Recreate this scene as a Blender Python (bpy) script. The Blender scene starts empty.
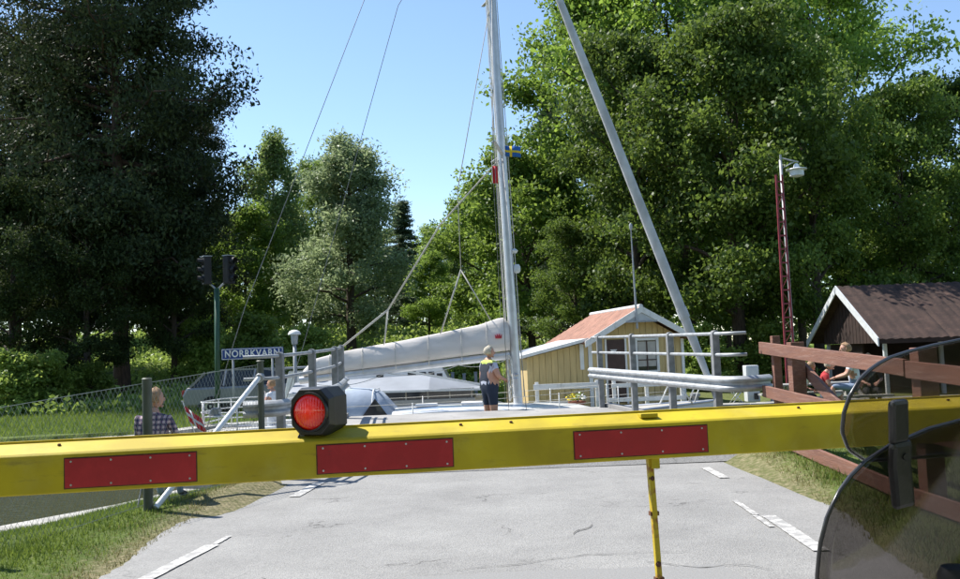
import bpy, bmesh, math, random
import numpy as np
from mathutils import Vector, Matrix
random.seed(7)
scene = bpy.context.scene
COL = scene.collection
rad = math.radians

# ---------------------------------------------------------------- camera
cam_d = bpy.data.cameras.new('camera'); cam = bpy.data.objects.new('camera', cam_d); COL.objects.link(cam)
cam_d.sensor_width = 36; cam_d.lens = 33.75; cam_d.clip_start = 0.05; cam_d.clip_end = 3000
PITCH, ROLL = rad(4.16), rad(2.2)
fw = Vector((0, math.cos(PITCH), math.sin(PITCH))); u0 = Vector((0, -math.sin(PITCH), math.cos(PITCH))); r0 = Vector((1, 0, 0))
cr = math.cos(ROLL) * r0 - math.sin(ROLL) * u0; cu = math.sin(ROLL) * r0 + math.cos(ROLL) * u0
cam.matrix_world = Matrix(((cr.x, cu.x, -fw.x, 0), (cr.y, cu.y, -fw.y, 0), (cr.z, cu.z, -fw.z, 1.65), (0, 0, 0, 1)))
scene.camera = cam
scene.render.resolution_x = 1024; scene.render.resolution_y = 618

# ---------------------------------------------------------------- sky, sun, exposure
SUN_EL, SUN_AZ = rad(54), rad(-60)          # azimuth measured from +Y towards +X: the sun stands ahead and to the left
world = bpy.data.worlds.new('World'); scene.world = world; world.use_nodes = True
wn = world.node_tree.nodes; wl = world.node_tree.links
sky = wn.new('ShaderNodeTexSky'); sky.sky_type = 'NISHITA'; sky.sun_disc = False
sky.sun_elevation = SUN_EL; sky.sun_rotation = SUN_AZ; sky.air_density = 1.0; sky.dust_density = 0.1; sky.ozone_density = 2.6
bg = wn['Background']; bg.inputs['Strength'].default_value = 0.115
wl.new(sky.outputs[0], bg.inputs[0])
sd = bpy.data.lights.new('sun', 'SUN'); sd.energy = 4.6; sd.angle = rad(0.53); sd.color = (1.0, 0.955, 0.88)
sun = bpy.data.objects.new('sun', sd); COL.objects.link(sun)
sv = Vector((math.sin(SUN_AZ) * math.cos(SUN_EL), math.cos(SUN_AZ) * math.cos(SUN_EL), math.sin(SUN_EL)))
sun.rotation_euler = sv.to_track_quat('Z', 'Y').to_euler(); sun.location = (-20, 20, 40)
scene.view_settings.view_transform = 'Standard'; scene.view_settings.look = 'None'
scene.view_settings.gamma = 1; scene.view_settings.exposure = 0.9; scene.view_settings.use_curve_mapping = False

# ---------------------------------------------------------------- helpers
ORG = {}
def V(*a): return Vector(a)
class MB:
    def __init__(s): s.v = []; s.f = []; s.mi = []
    def add(s, vs, fs, mi=0):
        o = len(s.v); s.v += [tuple(p) for p in vs]; s.f += [tuple(i + o for i in f) for f in fs]; s.mi += [mi] * len(fs); return s
    def box(s, x0, x1, y0, y1, z0, z1, mi=0):
        return s.add([(x, y, z) for x in (x0, x1) for y in (y0, y1) for z in (z0, z1)],
                     [(0, 1, 3, 2), (4, 6, 7, 5), (0, 4, 5, 1), (2, 3, 7, 6), (0, 2, 6, 4), (1, 5, 7, 3)], mi)
    def frame(s, c, X, Y, Z, mi=0):      # box by centre and three half vectors
        c = Vector(c); vs = [c + a * X + b * Y + d * Z for a in (-1, 1) for b in (-1, 1) for d in (-1, 1)]
        return s.add(vs, [(0, 1, 3, 2), (4, 6, 7, 5), (0, 4, 5, 1), (2, 3, 7, 6), (0, 2, 6, 4), (1, 5, 7, 3)], mi)
    def bar(s, p0, p1, w, h, up=(0, 0, 1), mi=0):
        p0 = Vector(p0); p1 = Vector(p1); d = (p1 - p0); L = d.length; d.normalize(); up = Vector(up)
        side = d.cross(up)
        if side.length < 1e-5: side = d.cross(Vector((1, 0, 0)))
        side.normalize(); u = side.cross(d)
        return s.frame((p0 + p1) / 2, d * L / 2, side * w / 2, u * h / 2, mi)
    def tube(s, path, r, n=8, cap=True, mi=0, sy=1.0):
        path = [Vector(p) for p in path]; k = len(path); rs = r if hasattr(r, '__len__') else [r] * k
        vs = []; ref = None
        for i, p in enumerate(path):
            d = (path[min(i + 1, k - 1)] - path[max(i - 1, 0)]).normalized()
            if ref is None: ref = Vector((0, 0, 1)) if abs(d.z) < .9 else Vector((0, 1, 0))
            a = d.cross(ref).normalized(); b = a.cross(d)
            ref = b
            for j in range(n):
                t = 2 * math.pi * j / n; vs.append(p + (a * math.cos(t) + b * math.sin(t) * sy) * rs[i])
        fs = [(i * n + j, i * n + (j + 1) % n, (i + 1) * n + (j + 1) % n, (i + 1) * n + j) for i in range(k - 1) for j in range(n)]
        if cap: fs += [tuple(range(n - 1, -1, -1)), tuple((k - 1) * n + j for j in range(n))]
        return s.add(vs, fs, mi)
    def prism(s, poly, vec, mi=0):
        n = len(poly); poly = [Vector(p) for p in poly]; vec = Vector(vec)
        fs = [(i, (i + 1) % n, n + (i + 1) % n, n + i) for i in range(n)] + [tuple(range(n - 1, -1, -1)), tuple(range(n, 2 * n))]
        return s.add(poly + [p + vec for p in poly], fs, mi)
    def lathe(s, prof, c, n=16, axis='z', mi=0):
        c = Vector(c); vs = []
        for r, z in prof:
            for j in range(n):
                t = 2 * math.pi * j / n; a, b = r * math.cos(t), r * math.sin(t)
                vs.append(c + (Vector((a, b, z)) if axis == 'z' else Vector((a, z, b)) if axis == 'y' else Vector((z, a, b))))
        k = len(prof)
        fs = [(i * n + j, i * n + (j + 1) % n, (i + 1) * n + (j + 1) % n, (i + 1) * n + j) for i in range(k - 1) for j in range(n)]
        fs += [tuple(range(n - 1, -1, -1)), tuple((k - 1) * n + j for j in range(n))]
        return s.add(vs, fs, mi)
    def loft(s, rings, closed=True, cap=True, mi=0):
        n = len(rings[0]); vs = [p for r in rings for p in r]; m = n if closed else n - 1
        fs = [(i * n + j, i * n + (j + 1) % n, (i + 1) * n + (j + 1) % n, (i + 1) * n + j) for i in range(len(rings) - 1) for j in range(m)]
        if cap and closed: fs += [tuple(range(n - 1, -1, -1)), tuple((len(rings) - 1) * n + j for j in range(n))]
        return s.add(vs, fs, mi)
    def ball(s, c, rx, ry=None, rz=None, nu=12, nv=8, mi=0):
        ry = ry or rx; rz = rz or rx; c = Vector(c)
        prof = [(max(math.sin(math.pi * i / nv), .02), -math.cos(math.pi * i / nv)) for i in range(nv + 1)]
        o = len(s.v); s.lathe(prof, (0, 0, 0), nu, mi=mi)
        for i in range(o, len(s.v)):
            p = s.v[i]; s.v[i] = (c.x + p[0] * rx, c.y + p[1] * ry, c.z + p[2] * rz)
        return s
    def build(s, name, mat, parent=None, smooth=False, bevel=0, org=None, fix=True):
        o3 = Vector(ORG[parent.name]) if parent else Vector(org or (0, 0, 0))
        me = bpy.data.meshes.new(name)
        me.from_pydata([(p[0] - o3.x, p[1] - o3.y, p[2] - o3.z) for p in s.v], [], s.f)
        mats = mat if isinstance(mat, (list, tuple)) else [mat]
        for m in mats: me.materials.append(m)
        if len(mats) > 1: me.polygons.foreach_set('material_index', s.mi)
        if fix:
            bm = bmesh.new(); bm.from_mesh(me); bmesh.ops.recalc_face_normals(bm, faces=bm.faces); bm.to_mesh(me); bm.free()
        if smooth:
            me.polygons.foreach_set('use_smooth', [True] * len(me.polygons))
            if smooth != 'all' and hasattr(me, 'set_sharp_from_angle'): me.set_sharp_from_angle(angle=rad(40))
        ob = bpy.data.objects.new(name, me); COL.objects.link(ob)
        if parent: ob.parent = parent
        else: ob.location = o3
        ORG[ob.name] = tuple(o3)
        if bevel:
            b = ob.modifiers.new('bevel', 'BEVEL'); b.width = bevel; b.segments = 2; b.limit_method = 'ANGLE'; b.angle_limit = rad(35)
        return ob
def tag(o, label=None, cat=None, group=None, kind=None):
    if label: o['label'] = label
    if cat: o['category'] = cat
    if group: o['group'] = group
    if kind: o['kind'] = kind
    return o
def thing(name, loc, label, cat, group=None):
    o = bpy.data.objects.new(name, None); COL.objects.link(o); o.location = loc; o.empty_display_size = .2
    ORG[o.name] = tuple(loc); return tag(o, label, cat, group)
def shared(name, me, parent, loc=(0, 0, 0), rot=(0, 0, 0), mod=None):
    o = bpy.data.objects.new(name, me); COL.objects.link(o); o.parent = parent
    o.location = loc; o.rotation_euler = rot; ORG[o.name] = ORG[parent.name]; return o

# ---------------------------------------------------------------- materials
def nodes(name):
    m = bpy.data.materials.new(name); m.use_nodes = True
    return m, m.node_tree.nodes, m.node_tree.links, m.node_tree.nodes['Principled BSDF']
def rgb(c, k=1): return (min(c[0] * k, 1), min(c[1] * k, 1), min(c[2] * k, 1), 1)
def M(name, col, rough=.6, metal=0, var=.15, scale=6, bump=.15, bscale=60, col2=None, stretch=None, coat=0, lo=.35, hi=.65):
    m, n, l, b = nodes(name)
    tc = n.new('ShaderNodeTexCoord'); mp = n.new('ShaderNodeMapping'); l.new(tc.outputs['Object'], mp.inputs[0])
    if stretch: mp.inputs['Scale'].default_value = stretch
    nz = n.new('ShaderNodeTexNoise'); nz.inputs['Scale'].default_value = scale; nz.inputs['Detail'].default_value = 6
    l.new(mp.outputs[0], nz.inputs[0])
    rp = n.new('ShaderNodeValToRGB'); l.new(nz.outputs[0], rp.inputs[0])
    rp.color_ramp.elements[0].position = lo; rp.color_ramp.elements[1].position = hi
    rp.color_ramp.elements[0].color = rgb(col2) if col2 else rgb(col, 1 - var); rp.color_ramp.elements[1].color = rgb(col, 1 + var * .6)
    l.new(rp.outputs[0], b.inputs['Base Color']); b.inputs['Roughness'].default_value = rough; b.inputs['Metallic'].default_value = metal
    if coat: b.inputs['Coat Weight'].default_value = coat
    if bump:
        n2 = n.new('ShaderNodeTexNoise'); n2.inputs['Scale'].default_value = bscale; n2.inputs['Detail'].default_value = 4; l.new(mp.outputs[0], n2.inputs[0])
        bp = n.new('ShaderNodeBump'); bp.inputs['Strength'].default_value = bump; bp.inputs['Distance'].default_value = .02
        l.new(n2.outputs[0], bp.inputs['Height']); l.new(bp.outputs[0], b.inputs['Normal'])
    return m
def grime(m, col, scale, lo, hi, amt, stretch=(1, 1, 1), seed=0.):
    n, l = m.node_tree.nodes, m.node_tree.links; b = n['Principled BSDF']; src = b.inputs['Base Color'].links[0].from_socket
    tc = n.new('ShaderNodeTexCoord'); mp = n.new('ShaderNodeMapping'); mp.inputs['Scale'].default_value = stretch; mp.inputs['Location'].default_value = (seed, seed, seed); l.new(tc.outputs['Object'], mp.inputs[0])
    nz = n.new('ShaderNodeTexNoise'); nz.inputs['Scale'].default_value = scale; nz.inputs['Detail'].default_value = 8; nz.inputs['Roughness'].default_value = .7; l.new(mp.outputs[0], nz.inputs[0])
    mr = n.new('ShaderNodeMapRange'); mr.inputs[1].default_value = lo; mr.inputs[2].default_value = hi; mr.inputs[4].default_value = amt; l.new(nz.outputs[0], mr.inputs[0])
    mx = n.new('ShaderNodeMix'); mx.data_type = 'RGBA'; l.new(mr.outputs[0], mx.inputs['Factor']); l.new(src, mx.inputs['A']); mx.inputs['B'].default_value = (*col, 1); l.new(mx.outputs['Result'], b.inputs['Base Color'])
def LEAF(name, c1, c2, trans=.35, rough=.5, sp=.35):
    m, n, l, b = nodes(name)
    g = n.new('ShaderNodeNewGeometry'); rp = n.new('ShaderNodeValToRGB'); l.new(g.outputs['Random Per Island'], rp.inputs[0])
    rp.color_ramp.elements[0].color = rgb(c1); rp.color_ramp.elements[1].color = rgb(c2)
    oi = n.new('ShaderNodeObjectInfo'); hs = n.new('ShaderNodeHueSaturation')
    mr = n.new('ShaderNodeMapRange'); mr.inputs[3].default_value = .75; mr.inputs[4].default_value = 1.2
    l.new(oi.outputs['Random'], mr.inputs[0]); l.new(mr.outputs[0], hs.inputs['Value']); l.new(rp.outputs[0], hs.inputs['Color'])
    l.new(hs.outputs[0], b.inputs['Base Color']); b.inputs['Roughness'].default_value = rough
    b.inputs['Specular IOR Level'].default_value = sp
    t = n.new('ShaderNodeBsdfTranslucent'); hs2 = n.new('ShaderNodeHueSaturation'); hs2.inputs['Hue'].default_value = .485; hs2.inputs['Value'].default_value = 1.5
    l.new(hs.outputs[0], hs2.inputs['Color']); l.new(hs2.outputs[0], t.inputs[0])
    mx = n.new('ShaderNodeMixShader'); mx.inputs[0].default_value = trans
    l.new(b.outputs[0], mx.inputs[1]); l.new(t.outputs[0], mx.inputs[2]); l.new(mx.outputs[0], n['Material Output'].inputs[0])
    return m

def ground_mat():
    m, n, l, b = nodes('meadow')
    g = n.new('ShaderNodeNewGeometry')
    def noise(s, d=6):
        x = n.new('ShaderNodeTexNoise'); x.inputs['Scale'].default_value = s; x.inputs['Detail'].default_value = d; l.new(g.outputs['Position'], x.inputs[0]); return x
    a = noise(1.3); c = noise(14)
    r1 = n.new('ShaderNodeValToRGB'); l.new(a.outputs[0], r1.inputs[0])
    r1.color_ramp.elements[0].position = .3; r1.color_ramp.elements[0].color = (.055, .085, .018, 1)
    r1.color_ramp.elements[1].position = .7; r1.color_ramp.elements[1].color = (.11, .15, .035, 1)
    r2 = n.new('ShaderNodeValToRGB'); l.new(c.outputs[0], r2.inputs[0])
    r2.color_ramp.elements[0].position = .35; r2.color_ramp.elements[0].color = (.13, .115, .065, 1)
    r2.color_ramp.elements[1].position = .7; r2.color_ramp.elements[1].color = (.25, .22, .13, 1)
    at = n.new('ShaderNodeAttribute'); at.attribute_name = 'dry'
    ad = n.new('ShaderNodeMath'); ad.operation = 'ADD'; l.new(at.outputs['Fac'], ad.inputs[0])
    sb = n.new('ShaderNodeMath'); sb.operation = 'MULTIPLY_ADD'; l.new(c.outputs[0], sb.inputs[0]); sb.inputs[1].default_value = 1.6; sb.inputs[2].default_value = -.8
    l.new(sb.outputs[0], ad.inputs[1]); ad.use_clamp = True
    mx = n.new('ShaderNodeMix'); mx.data_type = 'RGBA'; l.new(ad.outputs[0], mx.inputs['Factor']); l.new(r1.outputs[0], mx.inputs['A']); l.new(r2.outputs[0], mx.inputs['B'])
    l.new(mx.outputs['Result'], b.inputs['Base Color']); b.inputs['Roughness'].default_value = .95; b.inputs['Specular IOR Level'].default_value = .1
    bp = n.new('ShaderNodeBump'); bp.inputs['Distance'].default_value = .05; bp.inputs['Strength'].default_value = .6
    l.new(noise(30).outputs[0], bp.inputs['Height']); l.new(bp.outputs[0], b.inputs['Normal'])
    return m
def asphalt_mat():
    m, n, l, b = nodes('worn_asphalt')
    g = n.new('ShaderNodeNewGeometry')
    def noise(s, d=8, rough=.6):
        x = n.new('ShaderNodeTexNoise'); x.inputs['Scale'].default_value = s; x.inputs['Detail'].default_value = d; x.inputs['Roughness'].default_value = rough
        l.new(g.outputs['Position'], x.inputs[0]); return x
    big = noise(.8, 9, .68); fine = noise(70, 3, .8); spec = n.new('ShaderNodeTexVoronoi'); spec.inputs['Scale'].default_value = 85; l.new(g.outputs['Position'], spec.inputs[0])
    r = n.new('ShaderNodeValToRGB'); l.new(big.outputs[0], r.inputs[0])
    r.color_ramp.elements[0].position = .3; r.color_ramp.elements[0].color = (.215, .212, .206, 1)
    r.color_ramp.elements[1].position = .7; r.color_ramp.elements[1].color = (.30, .296, .286, 1)
    r2 = n.new('ShaderNodeValToRGB'); l.new(spec.outputs['Color'], r2.inputs[0])
    r2.color_ramp.elements[0].position = .15; r2.color_ramp.elements[0].color = (.8, .8, .8, 1)
    r2.color_ramp.elements[1].position = .9; r2.color_ramp.elements[1].color = (1.13, 1.125, 1.11, 1)
    r2.color_ramp.elements.new(.4).color = (.95, .95, .95, 1)
    mu = n.new('ShaderNodeMix'); mu.data_type = 'RGBA'; mu.blend_type = 'MULTIPLY'; mu.inputs['Factor'].default_value = 1
    l.new(r.outputs[0], mu.inputs['A']); l.new(r2.outputs[0], mu.inputs['B'])
    # cracks: thin edges of a warped, large Voronoi, only in patches
    wob = n.new('ShaderNodeVectorMath'); wob.operation = 'ADD'; wn_ = noise(3.5, 6); sc = n.new('ShaderNodeVectorMath'); sc.operation = 'SCALE'; sc.inputs['Scale'].default_value = .7
    l.new(wn_.outputs['Color'], sc.inputs[0]); l.new(g.outputs['Position'], wob.inputs[0]); l.new(sc.outputs[0], wob.inputs[1])
    vo = n.new('ShaderNodeTexVoronoi'); vo.feature = 'DISTANCE_TO_EDGE'; vo.inputs['Scale'].default_value = .62; l.new(wob.outputs[0], vo.inputs[0])
    cr_ = n.new('ShaderNodeValToRGB'); l.new(vo.outputs['Distance'], cr_.inputs[0])
    cr_.color_ramp.elements[0].position = 0; cr_.color_ramp.elements[0].color = (1, 1, 1, 1); cr_.color_ramp.elements[1].position = .015; cr_.color_ramp.elements[1].color = (0, 0, 0, 1)
    pm = n.new('ShaderNodeValToRGB'); l.new(noise(.9, 3).outputs[0], pm.inputs[0]); pm.color_ramp.elements[0].position = .52; pm.color_ramp.elements[1].position = .64
    cm = n.new('ShaderNodeMath'); cm.operation = 'MULTIPLY'; l.new(cr_.outputs[0], cm.inputs[0]); l.new(pm.outputs[0], cm.inputs[1])
    cm2 = n.new('ShaderNodeMath'); cm2.operation = 'MULTIPLY'; l.new(cm.outputs[0], cm2.inputs[0]); cm2.inputs[1].default_value = .8
    mc = n.new('ShaderNodeMix'); mc.data_type = 'RGBA'; l.new(cm2.outputs[0], mc.inputs['Factor']); l.new(mu.outputs['Result'], mc.inputs['A']); mc.inputs['B'].default_value = (.06, .058, .055, 1)
    l.new(mc.outputs['Result'], b.inputs['Base Color']); b.inputs['Roughness'].default_value = .85; b.inputs['Specular IOR Level'].default_value = .3
    bp = n.new('ShaderNodeBump'); bp.inputs['Distance'].default_value = .006; bp.inputs['Strength'].default_value = .8
    l.new(spec.outputs['Distance'], bp.inputs['Height']); l.new(bp.outputs[0], b.inputs['Normal'])
    return m
def water_mat():
    m, n, l, b = nodes('canal_water')
    b.inputs['Base Color'].default_value = (.06, .062, .024, 1); b.inputs['Roughness'].default_value = .06; b.inputs['IOR'].default_value = 1.33
    g = n.new('ShaderNodeNewGeometry'); mp = n.new('ShaderNodeMapping'); mp.inputs['Scale'].default_value = (1, 2.2, 1); l.new(g.outputs['Position'], mp.inputs[0])
    nz = n.new('ShaderNodeTexNoise'); nz.inputs['Scale'].default_value = 3.2; nz.inputs['Detail'].default_value = 4; l.new(mp.outputs[0], nz.inputs[0])
    bp = n.new('ShaderNodeBump'); bp.inputs['Distance'].default_value = .12; bp.inputs['Strength'].default_value = .55; l.new(nz.outputs[0], bp.inputs['Height']); l.new(bp.outputs[0], b.inputs['Normal'])
    return m
def worn_paint():
    m, n, l, b = nodes('road_paint')
    g = n.new('ShaderNodeNewGeometry'); nz = n.new('ShaderNodeTexNoise'); nz.inputs['Scale'].default_value = 9; nz.inputs['Detail'].default_value = 9; nz.inputs['Roughness'].default_value = .75
    l.new(g.outputs['Position'], nz.inputs[0]); r = n.new('ShaderNodeValToRGB'); l.new(nz.outputs[0], r.inputs[0])
    r.color_ramp.elements[0].position = .46; r.color_ramp.elements[0].color = (.29, .285, .275, 1)
    r.color_ramp.elements[1].position = .58; r.color_ramp.elements[1].color = (.60, .59, .56, 1)
    l.new(r.outputs[0], b.inputs['Base Color']); b.inputs['Roughness'].default_value = .7
    return m
def tint(name, col, rough=.03):
    m, n, l, b = nodes(name)
    tr = n.new('ShaderNodeBsdfTransparent'); tr.inputs[0].default_value = (*col, 1)
    gl = n.new('ShaderNodeBsdfGlossy'); gl.inputs['Roughness'].default_value = rough; gl.inputs[0].default_value = (1, 1, 1, 1)
    fr = n.new('ShaderNodeFresnel'); fr.inputs[0].default_value = 1.45
    mu = n.new('ShaderNodeMath'); mu.operation = 'MULTIPLY'; mu.inputs[1].default_value = .25; l.new(fr.outputs[0], mu.inputs[0])
    df = n.new('ShaderNodeBsdfDiffuse'); df.inputs[0].default_value = (.25, .24, .22, 1)      # dust film on the plastic
    m0 = n.new('ShaderNodeMixShader'); m0.inputs[0].default_value = .012; l.new(tr.outputs[0], m0.inputs[1]); l.new(df.outputs[0], m0.inputs[2])
    mx = n.new('ShaderNodeMixShader'); l.new(mu.outputs[0], mx.inputs[0]); l.new(m0.outputs[0], mx.inputs[1]); l.new(gl.outputs[0], mx.inputs[2])
    l.new(mx.outputs[0], n['Material Output'].inputs[0]); return m
def plaid_mat():
    m, n, l, b = nodes('plaid_cloth')
    tc = n.new('ShaderNodeTexCoord')
    outs = []
    for d in ('X', 'Z'):
        w = n.new('ShaderNodeTexWave'); w.bands_direction = d; w.inputs['Scale'].default_value = 5.2; l.new(tc.outputs['Object'], w.inputs[0])
        r = n.new('ShaderNodeValToRGB'); r.color_ramp.elements[0].position = .35; r.color_ramp.elements[1].position = .6; l.new(w.outputs['Fac'], r.inputs[0]); outs.append(r)
    a = n.new('ShaderNodeMath'); a.operation = 'ADD'; l.new(outs[0].outputs[0], a.inputs[0]); l.new(outs[1].outputs[0], a.inputs[1])
    r = n.new('ShaderNodeValToRGB'); h = n.new('ShaderNodeMath'); h.operation = 'MULTIPLY'; h.inputs[1].default_value = .5; l.new(a.outputs[0], h.inputs[0]); l.new(h.outputs[0], r.inputs[0])
    r.color_ramp.elements[0].color = (.03, .035, .09, 1); r.color_ramp.elements[1].color = (.55, .42, .45, 1); r.color_ramp.elements.new(.5).color = (.14, .09, .15, 1)
    l.new(r.outputs[0], b.inputs['Base Color']); b.inputs['Roughness'].default_value = .9; return m
MT = {}
MT['ground'] = ground_mat(); MT['asphalt'] = asphalt_mat(); MT['water'] = water_mat(); MT['paint'] = worn_paint()
MT['concrete'] = M('concrete', (.36, .35, .32), .85, var=.3, scale=3, bump=.3)
MT['deck'] = M('bridge_deck', (.30, .292, .28), .8, var=.2, scale=1.2, bump=.3, bscale=90)
MT['steel'] = M('galvanised_steel', (.37, .385, .40), .5, .25, var=.22, scale=9, bump=.05)
MT['steel_dark'] = M('weathered_zinc', (.23, .235, .24), .6, .2, var=.25, scale=9, bump=.08)
MT['yellow'] = M('barrier_yellow', (.52, .405, .004), .7, var=.10, scale=3, bump=.04, coat=0, col2=(.40, .30, .006))
MT['rust_yellow'] = M('rusty_yellow', (.45, .33, .008), .55, var=.2, scale=16, bump=.1, col2=(.26, .09, .02), lo=.36, hi=.5)
MT['red'] = M('barrier_red', (.40, .008, .012), .5, var=.12, scale=4, bump=.02)
MT['black'] = M('black_plastic', (.018, .018, .019), .45, var=.3, scale=12, bump=.05)
MT['rubber'] = M('tyre_rubber', (.02, .02, .021), .85, var=.3)
MT['bolt'] = M('zinc_bolt', (.5, .5, .5), .4, .7, bump=0)
MT['rust'] = M('rusty_steel', (.12, .05, .025), .8, var=.4, scale=30)
MT['wood'] = M('stained_wood', (.175, .078, .05), .75, var=.3, scale=3.5, bump=.4, bscale=30, col2=(.16, .075, .055), stretch=(4, .5, 6), lo=.3, hi=.6)
MT['post_green'] = M('green_post', (.075, .085, .06), .6, var=.2)
MT['wire'] = M('fence_wire', (.26, .28, .25), .5, .3, bump=0)
MT['hull'] = M('white_gelcoat', (.78, .78, .76), .25, var=.05, scale=2, bump=.02, coat=.4)
MT['teak'] = M('pale_deck', (.38, .365, .33), .7, var=.1, scale=5)
MT['antifoul'] = M('blue_band', (.03, .06, .14), .5)
MT['canvas'] = M('boom_canvas', (.68, .635, .60), .85, var=.10, scale=2.5, bump=.35, bscale=7, stretch=(.4, 1, 1.6))
MT['sail'] = M('furled_sail', (.52, .52, .53), .8, var=.2, scale=4, bump=.3, bscale=14, stretch=(1, 1, .5))
MT['spray'] = M('sprayhood_canvas', (.33, .39, .48), .8, var=.12, scale=3, bump=.3, bscale=9)
MT['white_canvas'] = M('white_canvas', (.75, .75, .74), .8, var=.06)
MT['alu'] = M('anodised_aluminium', (.62, .63, .65), .35, .35, var=.1, scale=6, bump=.02)
MT['rope'] = M('rope', (.55, .53, .48), .9, var=.2, scale=40)
MT['rope_dark'] = M('steel_wire', (.18, .19, .2), .5, .5, bump=0)
MT['glass'] = M('dark_glass', (.02, .024, .028), .08, var=.2, bump=0)
MT['clear'] = tint('hood_window', (.42, .44, .46))
MT['ochre'] = M('ochre_boards', (.57, .43, .20), .8, var=.14, scale=3, bump=.2, stretch=(3, 3, .5))
MT['white'] = M('white_paint', (.74, .74, .72), .55, var=.08, scale=4, bump=.06)
MT['tile'] = M('red_tile', (.30, .145, .10), .8, var=.25, scale=3.5, bump=.3)
MT['door'] = M('brown_door', (.055, .026, .02), .55, var=.2)
MT['hut_roof'] = M('brown_roof', (.05, .028, .021), .9, var=.35, scale=2.2, bump=.5, bscale=20)
MT['hut_wood'] = M('tarred_boards', (.03, .015, .011), .9, var=.3)
MT['grey_white'] = M('pale_grey_board', (.55, .57, .58), .7, var=.1)
MT['lattice'] = M('red_lattice', (.26, .035, .05), .55, var=.2)
MT['grey_pole'] = M('grey_pole', (.33, .35, .37), .5, .2)
MT['lamp_white'] = M('lamp_enamel', (.62, .66, .68), .4, var=.06)
MT['sign_blue'] = M('sign_blue', (.008, .04, .20), .45, var=.08, bump=0)
MT['dark_green'] = M('dark_green_paint', (.02, .07, .035), .5)
MT['signal'] = M('signal_black', (.009, .01, .012), .7)
MT['skin'] = M('skin', (.50, .27, .19), .55, var=.1, scale=10, bump=.03)
MT['hair_grey'] = M('grey_hair', (.50, .45, .35), .8, var=.3, scale=30, bump=.4)
MT['hair_fair'] = M('sandy_hair', (.36, .22, .12), .8, var=.3, scale=30, bump=.4)
MT['shirt_pale'] = M('pale_lilac_shirt', (.52, .54, .64), .9, var=.08, bump=.3, bscale=12)
MT['vest'] = M('navy_life_vest', (.018, .024, .04), .7, bump=.3, bscale=12)
MT['hivis'] = M('lime_shoulders', (.52, .62, .12), .7)
MT['navy'] = M('navy_cloth', (.022, .032, .06), .9, bump=.3, bscale=12)
MT['jeans'] = M('grey_blue_cloth', (.20, .26, .36), .9, bump=.3, bscale=12)
MT['white_cloth'] = M('white_cloth', (.68, .70, .74), .9, bump=.3, bscale=12)
MT['red_cloth'] = M('red_cloth', (.42, .03, .035), .9, bump=.2, bscale=12)
MT['dark_cloth'] = M('dark_cloth', (.03, .03, .035), .9)
MT['plaid'] = plaid_mat()
MT['eye'] = M('dark_eye', (.02, .015, .012), .3, bump=0)
MT['lip'] = M('lips', (.38, .13, .11), .6, bump=0)
MT['flag_red'] = M('flag_red', (.55, .02, .03), .85, var=.08, bump=.2, bscale=10)
MT['flag_blue'] = M('flag_blue', (.02, .12, .42), .85)
MT['flag_yellow'] = M('flag_yellow', (.75, .55, .03), .85)
MT['crown_red'] = M('printed_red', (.5, .04, .05), .8, bump=0)
MT['orange'] = M('lifebuoy_orange', (.72, .13, .03), .6)
MT['silver'] = M('silver_car_paint', (.21, .22, .235), .4, .4, var=.05, coat=.5)
MT['chrome'] = M('rim_metal', (.5, .5, .52), .3, .8)
MT['amber'] = M('tail_lamp', (.35, .02, .02), .2)
MT['boat_grey'] = M('boat_grey_roof', (.27, .29, .32), .6, var=.14, scale=1.4)
MT['boat_beige'] = M('boat_beige', (.42, .40, .36), .6, var=.1)
MT['terracotta'] = M('terracotta', (.28, .10, .06), .85)
MT['screen'] = tint('smoked_screen', (.42, .405, .40)); MT['screen2'] = tint('smoked_spoiler', (.66, .64, .63))
MT['edge'] = M('screen_edge', (.05, .05, .055), .25, bump=0)
MT['bike_paint'] = M('graphite_paint', (.05, .055, .065), .3, .3, var=.1, coat=.7)
MT['seat'] = M('black_vinyl', (.02, .02, .02), .6, bump=.3)
MT['bark'] = M('bark', (.075, .055, .04), .95, var=.45, scale=3, bump=.8, bscale=9, stretch=(5, 5, 1))
MT['bark_pine'] = M('pine_bark', (.09, .055, .038), .95, var=.45, scale=3, bump=.8, bscale=9, stretch=(4, 4, 1))
MT['bark_birch'] = M('birch_bark', (.40, .38, .35), .9, var=.6, scale=4, bump=.5, stretch=(1, 1, 5), lo=.4, hi=.5)
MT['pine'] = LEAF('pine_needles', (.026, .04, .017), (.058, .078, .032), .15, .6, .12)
MT['spruce'] = LEAF('spruce_needles', (.06, .095, .045), (.12, .165, .085), .28)
MT['leaf'] = LEAF('ash_leaves', (.10, .185, .026), (.21, .33, .055), .52)
MT['leaf_bright'] = LEAF('bright_leaves', (.10, .175, .028), (.185, .28, .05), .48)
MT['leaf_dark'] = LEAF('oak_leaves', (.07, .125, .02), (.14, .215, .04), .48)
MT['silver_leaf'] = LEAF('silvery_leaves', (.15, .21, .10), (.28, .35, .18), .40)
MT['birch_leaf'] = LEAF('birch_leaves', (.13, .21, .055), (.23, .31, .10), .45)
MT['fern'] = LEAF('undergrowth_leaves', (.14, .22, .04), (.28, .38, .085), .45)
MT['grass'] = LEAF('grass_blades', (.07, .12, .018), (.16, .22, .04), .35)
MT['grass_dry'] = LEAF('dry_grass_blades', (.14, .135, .045), (.27, .25, .11), .3)
grime(MT['yellow'], (.16, .11, .02), 7, .58, .74, .55, (.5, .5, 3)); grime(MT['yellow'], (.10, .055, .02), 45, .67, .72, .8, (.6, .6, 1.4), 3.); grime(MT['yellow'], (.55, .48, .12), 2.2, .5, .7, .35, (1, 1, 1), 9.)
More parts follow.
